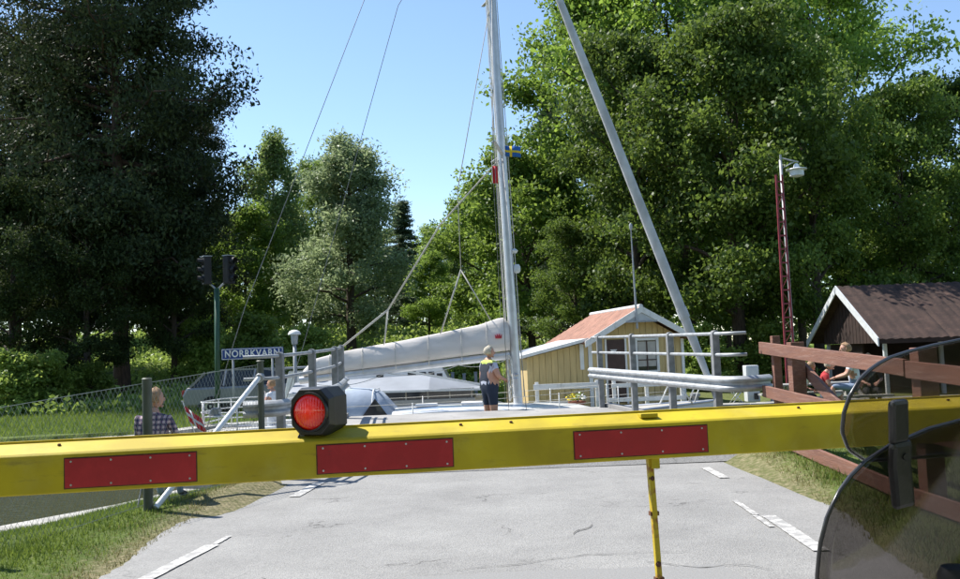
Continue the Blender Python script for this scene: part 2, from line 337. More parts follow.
grime(MT['red'], (.55, .02, .025), 2.5, .5, .66, .8, (1, 1, .7), 2.); grime(MT['red'], (.10, .02, .02), 30, .64, .7, .6, (.5, .5, 2), 5.)
grime(MT['white'], (.30, .29, .25), 5, .55, .75, .5, (1, 1, .5)); grime(MT['ochre'], (.30, .23, .12), 4, .55, .75, .5, (2, 2, .4)); grime(MT['steel'], (.22, .21, .2), 12, .58, .74, .6, (1, 1, 1)); grime(MT['wood'], (.30, .19, .15), 6, .5, .68, .6, (3, .4, 6), 4.); grime(MT['wood'], (.06, .03, .02), 22, .64, .7, .8, (2, .5, 3), 8.)
grime(MT['hull'], (.5, .48, .42), 3, .55, .75, .4); grime(MT['deck'], (.16, .155, .15), 6, .55, .72, .6, (1, .3, 1)); grime(MT['black'], (.09, .085, .08), 9, .55, .72, .4); grime(MT['tile'], (.20, .14, .10), 7, .55, .7, .6); grime(MT['concrete'], (.13, .125, .10), 8, .54, .7, .7)
grime(MT['lattice'], (.12, .05, .04), 14, .55, .7, .7); grime(MT['hut_roof'], (.11, .06, .045), 3, .52, .7, .6, (1, 3, 1)); grime(MT['canvas'], (.42, .38, .34), 3.5, .55, .72, .4, (.6, 1, 1.4))
m, n_, l_, b_ = nodes('red_lamp_lens'); MT['lens'] = m
b_.inputs['Base Color'].default_value = (.34, .006, .005, 1); b_.inputs['Roughness'].default_value = .12; b_.inputs['Coat Weight'].default_value = 1
tc = n_.new('ShaderNodeTexCoord'); gr = n_.new('ShaderNodeTexGradient'); gr.gradient_type = 'SPHERICAL'
mp = n_.new('ShaderNodeMapping'); mp.inputs['Scale'].default_value = (9, 9, 9); l_.new(tc.outputs['Object'], mp.inputs[0]); l_.new(mp.outputs[0], gr.inputs[0])
er = n_.new('ShaderNodeValToRGB'); l_.new(gr.outputs[0], er.inputs[0]); er.color_ramp.elements[0].color = (.16, .002, .001, 1); er.color_ramp.elements[1].color = (1, .025, .01, 1); er.color_ramp.elements[1].position = 1
wv = n_.new('ShaderNodeTexWave'); wv.inputs['Scale'].default_value = 22; wv.inputs['Distortion'].default_value = 1.2; l_.new(tc.outputs['Object'], wv.inputs[0]); bpn = n_.new('ShaderNodeBump'); bpn.inputs['Strength'].default_value = .9; bpn.inputs['Distance'].default_value = .01; l_.new(wv.outputs['Fac'], bpn.inputs['Height']); l_.new(bpn.outputs[0], b_.inputs['Normal'])
l_.new(er.outputs[0], b_.inputs['Emission Color']); b_.inputs['Emission Strength'].default_value = .26

# ================================================================ the setting
NEAR = [(90, 19.4), (-3.4, 19.4), (-4.88, 15.46), (-5.4, 13.96), (-6.5, 12.15), (-14, 3), (-46, -34)]
FAR = [(-90, -34), (-40, 8), (-14, 20.0), (-8.3, 21.8), (-7.3, 24.7), (-5.3, 25.6), (-4.7, 31.2), (0.25, 31.2), (0.95, 25.0), (90, 25.0)]
CANAL = np.array(NEAR + FAR)
def inside(x, y, poly):
    c = np.zeros(x.shape, bool); n = len(poly); j = n - 1
    for i in range(n):
        xi, yi = poly[i]; xj, yj = poly[j]
        c ^= ((yi > y) != (yj > y)) & (x < (xj - xi) * (y - yi) / (yj - yi + 1e-12) + xi); j = i
    return c
def seg_dist(x, y, line):
    d = np.full(x.shape, 1e9)
    for (ax, ay), (bx, by) in zip(line[:-1], line[1:]):
        t = np.clip(((x - ax) * (bx - ax) + (y - ay) * (by - ay)) / ((bx - ax) ** 2 + (by - ay) ** 2), 0, 1)
        d = np.minimum(d, np.hypot(x - ax - t * (bx - ax), y - ay - t * (by - ay)))
    return d
def ss(a, b, x): t = np.clip((x - a) / (b - a), 0, 1); return t * t * (3 - 2 * t)
LEFTBANK = NEAR[1:]
def ground_z(x, y):
    x = np.asarray(x, float); y = np.asarray(y, float)
    z = .22 * ss(3.3, 4.0, x) * ss(7.5, 12.5, y) * (y < 22) + .13 * ss(-2.7, -3.1, x) * ss(9.5, 12.5, y) * (y < 22)
    dl = seg_dist(x, y, LEFTBANK); nearside = (y < 20) & (x < 1)
    z = np.where(nearside, z * ss(.5, 2, dl) - .45 * (1 - np.clip((dl - .5) / 2.6, 0, 1)), z)
    z = z + np.where(y > 24, (4.2 * ss(31, 78, y)) * (1 - .72 * ss(-2, 12, x)), 0)
    z = z + .06 * ss(4.2, 5.5, x) * ss(12, 15, y) * (y < 22)
    return z
def gz(x, y): return float(ground_z(np.array([x]), np.array([y]))[0])
def edge_l(y): return -3.12 - .04 * max(0, y - 7)
def edge_r(y): return float(np.interp(y, [-40, 4, 6.3, 9.5, 12.2, 14], [2.85, 2.85, 2.98, 3.5, 3.72, 3.75]))
gx = np.unique(np.concatenate([np.linspace(-600, -60, 14), np.linspace(-60, -14, 40), np.arange(-14, 14, .22), np.linspace(14, 60, 40), np.linspace(60, 600, 14)]))
gy = np.unique(np.concatenate([np.linspace(-500, -30, 12), np.linspace(-30, 3, 30), np.arange(3, 33, .22), np.linspace(33, 90, 50), np.linspace(90, 900, 16)]))
XX, YY = np.meshgrid(gx, gy); ZZ = ground_z(XX, YY); incan = inside(XX, YY, CANAL)
ZZ = np.where(incan, -2.6, ZZ + .012 * np.sin(XX * 3.1 + YY * 1.7) * np.sin(YY * 2.3 - XX) * (np.abs(XX) > 3.6))
nx, ny = len(gx), len(gy)
vs = np.stack([XX.ravel(), YY.ravel(), ZZ.ravel()], 1)
ii = (np.arange(ny - 1)[:, None] * nx + np.arange(nx - 1)[None]).ravel()
gm = bpy.data.meshes.new('ground'); gm.from_pydata(vs.tolist(), [], np.stack([ii, ii + 1, ii + 1 + nx, ii + nx], 1).tolist())
gm.materials.append(MT['ground']); gm.polygons.foreach_set('use_smooth', [True] * len(gm.polygons))
EL = np.interp(YY, [-50, 7, 13], [-3.12, -3.12, -3.36]); ER = np.interp(YY, [-40, 4, 6.3, 9.5, 12.2, 14], [2.85, 2.85, 2.98, 3.5, 3.72, 3.75])
dryd = np.where(XX < 0, EL - XX, XX - ER); dry = np.where(YY < 15, np.where(XX > 0, .7 * (1 - ss(.0, .35, dryd)), .9 * (1 - ss(.05, .45, dryd))), 0)
dry = np.maximum(dry, .3 * ((XX > 6) & (YY > 25) & (YY < 33)))
at = gm.attributes.new('dry', 'FLOAT', 'POINT'); at.data.foreach_set('value', dry.ravel().astype(np.float32))
ground = bpy.data.objects.new('ground', gm); COL.objects.link(ground); tag(ground, kind='structure')

# road: a ragged-edged sheet just above the ground
rg = np.random.default_rng(3); ys = np.concatenate([np.linspace(-40, 2, 20), np.arange(2.1, 13.3, .09)])
mb = MB(); rows = []
for y in ys:
    jl, jr = (rg.normal(0, .012), rg.normal(0, .014)) if y > 2 else (0, 0)
    rows.append([(edge_l(y) + jl + .05 * math.sin(y * 1.9), y, .006), (-1, y, .012), (1, y, .012), (edge_r(y) + jr + .05 * math.sin(y * 2.3 + 1), y, .006)])
mb.loft(rows, closed=False); tag(mb.build('road', MT['asphalt'], smooth='all'), kind='structure')
def dash(pts, w, name='road_marking'):
    b = MB(); (x0, y0), (x1, y1) = pts; n = 14
    for s in range(n):
        a, c = s / n, (s + 1) / n; j0, j1 = rg.normal(0, .0015), rg.normal(0, .0015)
        q = [(x0 + (x1 - x0) * a - w / 2 + j0, y0 + (y1 - y0) * a, .018), (x0 + (x1 - x0) * a + w / 2 + j0, y0 + (y1 - y0) * a, .018),
             (x0 + (x1 - x0) * c + w / 2 + j0, y0 + (y1 - y0) * c, .018), (x0 + (x1 - x0) * c - w / 2 + j1, y0 + (y1 - y0) * c, .018)]
        b.add(q, [(0, 1, 2, 3)])
    return tag(b.build(name, MT['paint'], fix=False), kind='structure')
dash([(-2.72, 6.8), (-2.53, 8.35)], .13); dash([(-2.52, 8.37), (-2.49, 8.75)], .06)
dash([(-2.36, 11.1), (-2.26, 12.3)], .14); dash([(2.57, 8.8), (2.60, 9.65)], .06); dash([(2.53, 8.2), (2.55, 8.78)], .05); dash([(2.60, 7.2), (2.67, 8.75)], .13); dash([(2.94, 11.3), (2.95, 12.35)], .12)
dash([(-2.98, 3.9), (-2.9, 5.2)], .13); dash([(2.4, 3.2), (2.45, 4.7)], .13)

MT['tar'] = M('crack_filler', (.06, .058, .055), .9, var=.3)
MT['patch'] = M('patched_asphalt', (.235, .232, .226), .85, var=.12, scale=60, bump=.3, bscale=120)
pb = MB(); pp = []
for k in range(40):
    a = 2 * math.pi * k / 40; cx_, cy_ = .55, 6.15; q = max(abs(math.cos(a)), abs(math.sin(a)))
    pp.append((cx_ + 1.25 * math.cos(a) / q ** .8 + rg.normal(0, .02), cy_ + .75 * math.sin(a) / q ** .8 + rg.normal(0, .03), .0165))
pb.add(pp, [tuple(range(40))]); tag(pb.build('road_patch', MT['patch'], fix=False), kind='structure')
def crack(x, y, dx, dy, n, w):
    c = MB(); ang = math.atan2(dy, dx); L = []; p = [x, y]
    for k in range(n):
        L.append(tuple(p)); ang += rg.normal(0, .35); ang = .8 * ang + .2 * math.atan2(dy, dx); p[0] += .06 * math.cos(ang); p[1] += .06 * math.sin(ang)
    rows = []
    for k, (a, b_) in enumerate(L):
        t = w * (.35 + .65 * math.sin(math.pi * (k + .5) / n)) * rg.uniform(.5, 1.4); rows.append([(a - t * dy, b_ + t * dx, .0205), (a + t * dy, b_ - t * dx, .0205)])
    c.loft(rows, closed=False); tag(c.build('road_crack', MT['tar'], fix=False), kind='structure')
crack(-.3, 7.0, 1, 0, 34, .005); crack(1.2, 7.05, .9, -.2, 18, .007); crack(.75, 8.2, .5, .86, 9, .009); crack(-1.75, 7.0, .6, -.8, 14, .010)
# canal water and the quay with its coping stones
wb = MB(); wb.add([(x, y, -.95) for x, y in CANAL], [tuple(range(len(CANAL)))]); tag(wb.build('water', MT['water']), kind='structure')
quay = bpy.data.objects.new('quay', None); COL.objects.link(quay); ORG[quay.name] = (0, 0, 0); tag(quay, kind='structure')
def coping(line, side, zf, wid=.6, step=1.25, vis=lambda x, y: True):
    out = 0
    for (ax, ay), (bx, by) in zip(line[:-1], line[1:]):
        a = Vector((ax, ay, 0)); b = Vector((bx, by, 0)); d = (b - a); L = d.length; d.normalize(); nrm = Vector((-d.y, d.x, 0)) * side
        w = MB(); k = max(1, int(L / 6)); pts = [a + d * L * i / k for i in range(k + 1)]
        for p, q in zip(pts[:-1], pts[1:]):
            zp = zf(*(p.xy)) ; w.add([p + nrm * .30 + V(0, 0, -2.5), q + nrm * .30 + V(0, 0, -2.5), q + nrm * .30 + V(0, 0, zf(*q.xy) - .16), p + nrm * .30 + V(0, 0, zp - .16)], [(0, 1, 2, 3)])
        w.build('quay_face', MT['concrete'], quay, fix=False)
        nst = max(1, int(L / step))
        for i in range(nst):
            p = a + d * L * i / nst; q = a + d * L * (i + 1) / nst; c = (p + q) / 2
            if not vis(c.x, c.y): continue
            z = zf(c.x, c.y) + rg.normal(0, .004); s = MB()
            s.frame(c + nrm * .05 + V(0, 0, z - .09), d * (L / nst / 2 - .006), nrm * wid / 2, V(0, 0, .11)); s.build('coping_stone', MT['concrete'], quay, bevel=.012)
coping(NEAR[1:6], -1, lambda x, y: -.45 if y < 15 else float(np.interp(y, [15, 18], [-.45, -.2])), vis=lambda x, y: x > -12)
coping([(16, 19.4), (-3.4, 19.4)], -1, lambda x, y: .02 + .28 * float(ss(2.5, 5, x)))
coping(FAR[2:], -1, lambda x, y: .03, vis=lambda x, y: x < 18)
coping([(-60, -10), (-40, 8), (-14, 20)], -1, lambda x, y: .03, vis=lambda x, y: False)

# ================================================================ boom barrier
bA = Vector((-2.41, 4.5, 0)); bu = Vector((4.43, .7, 0)).normalized(); bn = Vector((bu.y, -bu.x, 0)); bk = -bn
def bp_(t, back, z): return bA + bu * t + bk * back + V(0, 0, z)
T0, T1 = -1.35, 6.1
bar = thing('boom_barrier', bp_(T0 + .1, .07, 0), 'long yellow road barrier boom with red panels, lowered across the road', 'barrier')
b = MB(); prof = [(0, 1.045), (0, 1.232), (.012, 1.243), (.15, 1.286), (.158, 1.278), (.158, 1.05), (.148, 1.04), (.008, 1.04)]
b.prism([bp_(T0, s, z) for s, z in prof], bu * (T1 - T0)); b.build('boom', MT['yellow'], bar, bevel=.004)
b = MB(); b.prism([bp_(T0, s, z) for s, z in [(.152, 1.283), (.152, 1.297), (.17, 1.297), (.17, 1.06), (.160, 1.06), (.160, 1.283)]], bu * (T1 - T0)); b.build('back_flange', MT['yellow'], bar)
for t0, t1 in ((.306, .938), (1.548, 2.258), (2.928, 3.69)):
    p = MB(); p.prism([bp_(t0, -.006, 1.066), bp_(t1, -.006, 1.066), bp_(t1, -.006, 1.21), bp_(t0, -.006, 1.21)], bk * .005)
    p = p.build('red_panel', MT['red'], bar, bevel=.001)
    for i in range(4):
        for zz in (1.08, 1.196):
            s = MB(); s.lathe([(.0055, -.0035), (.004, .001)], bp_(t0 + .03 + (t1 - t0 - .06) * i / 3, -.0065, zz), 8, 'y')
            s.build('screw', MT['bolt'], p)
    e = MB(); e.prism([bp_(t0 - .006, -.001, 1.06), bp_(t1 + .006, -.001, 1.06), bp_(t1 + .006, -.001, 1.216), bp_(t0 - .006, -.001, 1.216)], bk * .0005); e.build('panel_backing', MT['rust'], bar)
for t in (.25, 2.32, 2.6, 4.3, 5.26):
    s = MB(); s.lathe([(.009, -.004), (.009, .004), (.005, .007)], bp_(t, .1, 1.2745), 8); s.build('bolt', MT['rust'], bar)
# hanging support leg
lg = MB(); P = lambda z, dx=0: bp_(3.37 + dx + (1.05 - z) * .03, .06, z)
lg.bar(P(1.05), P(.72), .044, .03, bu); lg.bar(P(.76), P(.36), .036, .03, bu); lg.bar(P(.40), P(.06), .028, .03, bu); lg.frame(P(.04), bu * .05, bk * .03, V(0, 0, .012))
leg = lg.build('support_leg', MT['rust_yellow'], bar, bevel=.003)
for z in (.93, .46):
    s = MB(); s.lathe([(.016, -.022), (.016, -.017), (.008, -.026)], P(z) , 10, 'y'); s.build('pivot_bolt', MT['rust'], leg)
for z in (.735, .375):
    s = MB(); s.frame(P(z), bu * .025, bk * .018, V(0, 0, .011)); s.build('collar', MT['rust'], leg)
s = MB(); s.frame(bp_(3.392, .03, 1.02), bu * .022, bk * .012, V(0, 0, .035)); s.build('bracket', MT['yellow'], bar)
s = MB(); s.frame(bp_(3.38, .08, 1.275), bu * .05, bk * .03, V(0, 0, .012)); s.build('top_bracket', MT['yellow'], bar, bevel=.004)
# stand and counterweight beside the road
s = MB(); s.box(-3.95, -3.6, 4.18, 4.5, 0, .95); s.build('stand', MT['steel'], bar, bevel=.02)
s = MB(); s.prism([bp_(T0 - .5, s_, z) for s_, z in [(-.03, .98), (-.03, 1.3), (.19, 1.3), (.19, .98)]], bu * .48); s.build('counterweight', MT['black'], bar, bevel=.01)

# red warning lamp on the boom
lc = bp_(1.515, .02, 1.385) ; ld = Vector((-.27, -1, .0)).normalized(); lx = Vector((ld.y, -ld.x, 0)) * -1
lamp = thing('warning_lamp', bp_(1.53, .1, 1.27), 'round red warning lamp in a black octagonal housing on the yellow boom', 'warning lamp')
def octa(c, w, h, k): return [c + lx * a * w + V(0, 0, 1) * bb * h for a, bb in [(-1, -k), (-k, -1), (k, -1), (1, -k), (1, k), (k, 1), (-k, 1), (-1, k)]]
s = MB(); s.loft([octa(lc, .108, .118, .55), octa(lc - ld * .05, .117, .127, .6), octa(lc - ld * .21, .117, .127, .62), octa(lc - ld * .235, .10, .11, .6)]); s.build('housing', MT['black'], lamp, bevel=.004)
s = MB()
ring = []
for r, d in ((.094, .0), (.094, .016), (.104, .018), (.106, .0)):
    ring.append([lc + lx * r * math.cos(t) + V(0, 0, r * math.sin(t)) + ld * d for t in [2 * math.pi * i / 32 for i in range(32)]])
s.loft(ring, cap=False); s.build('rim', MT['black'], lamp, smooth=True)
ls = MB(); rings = []
for r, d in ((.093, .004), (.085, .012), (.065, .022), (.04, .028), (.015, .031), (.001, .0315)):
    rings.append([lc + lx * r * math.cos(t) + V(0, 0, r * math.sin(t)) + ld * (d + (.0012 if i % 2 else 0)) for i, t in enumerate([2 * math.pi * i / 48 for i in range(48)])])
ls.loft(rings)
o = ls.build('lens', MT['lens'], lamp, smooth='all')
off = lc + ld * .03 - lx * .0 + V(0, 0, .01) - Vector(ORG[lamp.name]); o.location = off; o.data.transform(Matrix.Translation(-off))
s = MB(); s.frame(lc + lx * .04 - ld * .12 + V(0, 0, -.125), lx * .012, ld * .03, V(0, 0, .022)); s.build('foot', MT['steel_dark'], lamp)
s = MB(); s.frame(lc - lx * .06 - ld * .05 + V(0, 0, -.125), lx * .012, ld * .03, V(0, 0, .022)); s.build('foot', MT['steel_dark'], lamp)
s = MB(); s.tube([lc - lx * .06 + V(0, 0, -.12) + ld * .01, lc - lx * .075 + V(0, 0, -.145), lc - lx * .05 + V(0, 0, -.15) - ld * .03, lc - lx * .02 + V(0, 0, -.13) - ld * .04], .006, 6); s.build('cable', MT['black'], lamp, smooth='all')

# ================================================================ rolling bridge, pulled back over the road end
br = thing('bridge', (0, 15.8, 0), 'pale rolling bridge deck with grey guardrails on both sides', 'bridge')
def dz(y): return .38 + (y - 13.5) * .022
dl_ = [(-2.95, 13.5), (-2.98, 18.65)]; dr_ = [(3.62, 13.5), (2.62, 18.65)]
b = MB(); n = 10; top = []
for i in range(n + 1):
    y = 13.5 + 5.15 * i / n; t = i / n; xl = -2.95 - .03 * t; xr = 3.62 - 1.0 * t; z = dz(y)
    top.append([(xl, y, z), (xr, y, z), (xr, y, z - .14), (xl, y, z - .14)])
b.loft(top); b.build('deck', MT['deck'], br)
for xa, sl in ((-2.95, -.03), (3.44, -1.0)):
    b = MB()
    for i in range(n):
        y0, y1 = 13.5 + 5.15 * i / n, 13.5 + 5.15 * (i + 1) / n; x0, x1 = xa + sl * i / n, xa + sl * (i + 1) / n
        b.add([(x0, y0, dz(y0) + .004), (x0 + .18, y0, dz(y0) + .004), (x1 + .18, y1, dz(y1) + .004), (x1, y1, dz(y1) + .004),
               (x0, y0, dz(y0) + .07), (x0 + .18, y0, dz(y0) + .07), (x1 + .18, y1, dz(y1) + .07), (x1, y1, dz(y1) + .07)], [(4, 5, 6, 7), (0, 1, 5, 4), (1, 2, 6, 5), (0, 3, 7, 4)] + ([(3, 2, 6, 7)] if i == n - 1 else []))
    b.build('edge_kerb', MT['deck'], br)
b = MB(); b.add([(-2.9, 12.9, .018), (3.95, 12.9, .018), (3.95, 13.495, .375), (-2.92, 13.495, .375), (3.95, 13.495, .0), (-2.92, 13.495, 0)], [(0, 1, 2, 3), (0, 3, 5), (1, 4, 2), (2, 4, 5, 3)]); b.build('ramp_flap', MT['asphalt'], br)
for x0, x1 in ((-2.7, -2.78), (3.3, 2.4), (0.3, -.2)):
    b = MB(); b.bar((x0, 13.6, .18), (x1, 18.6, .2), .16, .28); b.build('girder', MT['steel_dark'], br)
for y in (14.2, 17.9):
    for x in (-2.75, 2.7, 0.2):
        b = MB(); b.lathe([(.06, -.05), (.1, -.05), (.1, .05), (.06, .05)], (x, y, .1), 16, 'x'); b.build('roller', MT['rust'], br)
def rail_path(path, k=4):
    out = []
    for i in range(len(path) - 1):
        p0 = Vector(path[max(i - 1, 0)]); p1 = Vector(path[i]); p2 = Vector(path[i + 1]); p3 = Vector(path[min(i + 2, len(path) - 1)])
        for s_ in range(k):
            t = s_ / k; out.append(.5 * ((2 * p1) + (-p0 + p2) * t + (2 * p0 - 5 * p1 + 4 * p2 - p3) * t * t + (-p0 + 3 * p1 - 3 * p2 + p3) * t ** 3))
    out.append(Vector(path[-1])); return out
WB = [(0, .115), (.028, .105), (.062, .07), (.062, .045), (.02, .015), (.02, -.015), (.062, -.045), (.062, -.07), (.028, -.105), (0, -.115)]
def guardrail(path, posts, inward, zt, zb, label):
    pts = rail_path(path, 5); b = MB(); rings = []
    for i, p in enumerate(pts):
        d = (pts[min(i + 1, len(pts) - 1)] - pts[max(i - 1, 0)]); d.z = 0; d.normalize(); nrm = Vector((-d.y, d.x, 0)) * inward
        z = zt(p.y) - .78
        rings.append([p * 1 + nrm * (s_ + .06) + V(0, 0, z + h) - V(0, 0, p.z) for s_, h in WB] + [p + nrm * (s_ + .056) + V(0, 0, z + h) - V(0, 0, p.z) for s_, h in reversed(WB)])
    b.loft(rings); g = b.build('guardrail', MT['steel'], br, smooth=True); g['label'] = label
    p_end = path[0][0] > 0
    for dzz in (-.05, -.36):
        t_ = MB(); t_.tube([V(p.x, p.y, zt(p.y) + dzz) for p in (pts[:-5] if inward < 0 and p_end else pts)],   .026, 10); t_.build('handrail', MT['steel'], g, smooth=True)
    for x, y in posts:
        z0 = dz(y) - .1 if y > 13.4 else .0; zz = zt(y); pm = MB(); w, dp = .052, .075
        prof = [(-w, z0), (w, z0), (w, zz - .05)] + [(w * math.cos(a), zz - .05 + w * math.sin(a)) for a in [math.pi * k / 6 for k in range(1, 6)]] + [(-w, zz - .05)]
        pm.prism([(x + a, y - dp, c) for a, c in prof], (0, 2 * dp, 0)); pm.build('post', MT['steel_dark'], g, bevel=.008)
        bo = MB(); bo.lathe([(.018, -.02), (.018, .0), (.01, .008)], (x + .0, y - dp - .0, zz - .78), 8, 'y'); bo.build('bolt', MT['rust'], g)
RT = lambda y: 1.88 + (y - 13.4) * .017
LT = lambda y: 1.80 + (y - 12.9) * .03
guardrail([(2.3, 18.9, 0), (2.38, 18.5, 0), (2.74, 16.7, 0), (3.1, 15.0, 0), (3.43, 13.45, 0), (3.56, 13.08, 0), (3.8, 13.0, 0), (4.12, 13.2, 0)],
          [(2.40, 18.5), (2.76, 16.62), (3.12, 15.0), (3.46, 13.42)], -1, RT, None, 'right hand guardrail with two pipe rails above a corrugated beam')
guardrail([(-3.35, 12.62, 0), (-3.05, 12.68, 0), (-2.88, 12.95, 0), (-2.74, 14.4, 0), (-2.70, 16.3, 0), (-2.86, 18.2, 0), (-2.88, 18.6, 0)],
          [(-2.90, 12.9), (-2.74, 14.5), (-2.72, 16.6), (-2.86, 18.25)], -1, LT, None, 'left hand guardrail with two pipe rails above a corrugated beam')

# ================================================================ chain-link fence on the left
cf = thing('chain_link_fence', (-3.9, 9.5, 0), 'grey green chain link fence between the road verge and the canal', 'fence')
FP = [(-6.0, 4.4, -.12, 1.22), (-4.78, 8.1, -.12, 1.31), (-3.88, 10.42, gz(-3.88, 10.42), 1.50), (-3.08, 12.5, gz(-3.08, 12.5), 1.66)]
for x, y, z0, z1 in FP:
    b = MB(); b.tube([(x, y, z0 - .15), (x, y, z1 + .02)], .055 if x == -3.88 else .045, 12); b.tube([(x, y, z1 + .02), (x, y, z1 + .035)], [.06, .045], 12); b.build('post', MT['post_green'], cf, smooth=True)
for (x0, y0, a0, t0), (x1, y1, a1, t1) in zip(FP[:-1], FP[1:]):
    p0, p1 = Vector((x0, y0, 0)), Vector((x1, y1, 0)); L = (p1 - p0).length; d = (p1 - p0) / L; side = Vector((-d.y, d.x, 0)) * .056
    H = 1.36; cell = .068; b = MB(); nW = int((L + H * .62) / cell)
    def pt(s_, h): f = min(max(s_ / L, 0), 1); return p0 + d * min(max(s_, 0), L) + side + V(0, 0, (a0 + (a1 - a0) * f) + .03 + (t0 - a0 - .06 + (t1 - a1 - t0 + a0) * f) * h / H)
    for sgn in (1, -1):
        for k in range(-int(H * .62 / cell) - 1, nW + 1):
            s0 = k * cell; h0, h1 = 0., H; sa, sb = (s0, s0 + H * .62) if sgn > 0 else (s0 + H * .62, s0)
            # clip to the panel
            ta, tb = 0., 1.
            for lo, hi in ((0, L),):
                ds = sb - sa
                t1_, t2_ = sorted(((lo - sa) / ds, (hi - sa) / ds)); ta, tb = max(ta, t1_), min(tb, t2_)
            if tb - ta < .01: continue
            q0, q1 = pt(sa + ds * ta, H * ta), pt(sa + ds * tb, H * tb)
            b.tube([q0, q1], .0018, 3, cap=False)
    tag(b.build('wire_mesh', MT['wire'], cf, fix=False), kind='stuff')
    b = MB()
    for h in (0.02, .5, 1.0): b.tube([pt(0, H * h), pt(L, H * h)], .0035, 4)
    b.build('tension_wire', MT['wire'], cf)
b = MB(); b.tube([(-3.80, 10.42, gz(-3.8, 10.42) + .02), (-3.08, 12.42, 1.46)],   .035, 10); b.build('brace', MT['lamp_white'], cf, smooth=True)
b = MB(); b.tube([(-3.08, 12.40, 1.44), (-3.08, 12.5, 1.47)], .06, 10); b.build('brace_clamp', MT['steel'], cf, smooth=True)

# ================================================================ red-brown wooden fence on the right
wf = thing('wooden_fence', (4.08, 10.3, 0), 'red brown wooden plank fence with three rails along the right verge', 'fence')
WP = [(4.14, 12.75, 1.76), (4.16, 12.0, 1.66), (4.2, 8.62, 1.56), (4.3, 5.2, 1.4)]
for i, (x, y, z1) in enumerate(WP):
    b = MB(); w = .055 if i == 0 else .09; b.box(x - w, x + w, y - w, y + w, -.2, z1); b.build('post', MT['wood'], wf, bevel=.008)
def plank(p0, p1, h, th=.045, nm='rail'):
    b = MB(); b.bar(p0, p1, th, h); b.build(nm, MT['wood'], wf, bevel=.006)
plank((4.0, 13.0, 1.60), (4.07, 8.72, 1.37), .165); plank((4.075, 8.70, 1.355), (4.18, 5.0, 1.18), .165)
plank((4.0, 12.95, .98), (4.07, 8.72, .80), .165); plank((4.075, 8.7, .79), (4.18, 5.0, .62), .165)
plank((4.0, 12.95, .38), (4.07, 8.72, .14), .165); plank((4.075, 8.7, .14), (4.18, 5.0, .06), .165)
plank((4.29, 12.7, 1.56), (4.29, 10.4, .62), .16, .05, 'brace'); plank((4.32, 8.3, .95), (4.75, 8.4, .1), .12, .06, 'brace')
b = MB(); b.box(4.5, 4.66, 7.75, 7.91, -.1, .85); b.build('post', MT['hut_wood'], wf, bevel=.008)
b = MB(); b.bar((4.58, 7.83, .62), (6.6, 8.6, .70), .05, .12); b.build('rail', MT['hut_wood'], wf, bevel=.006)

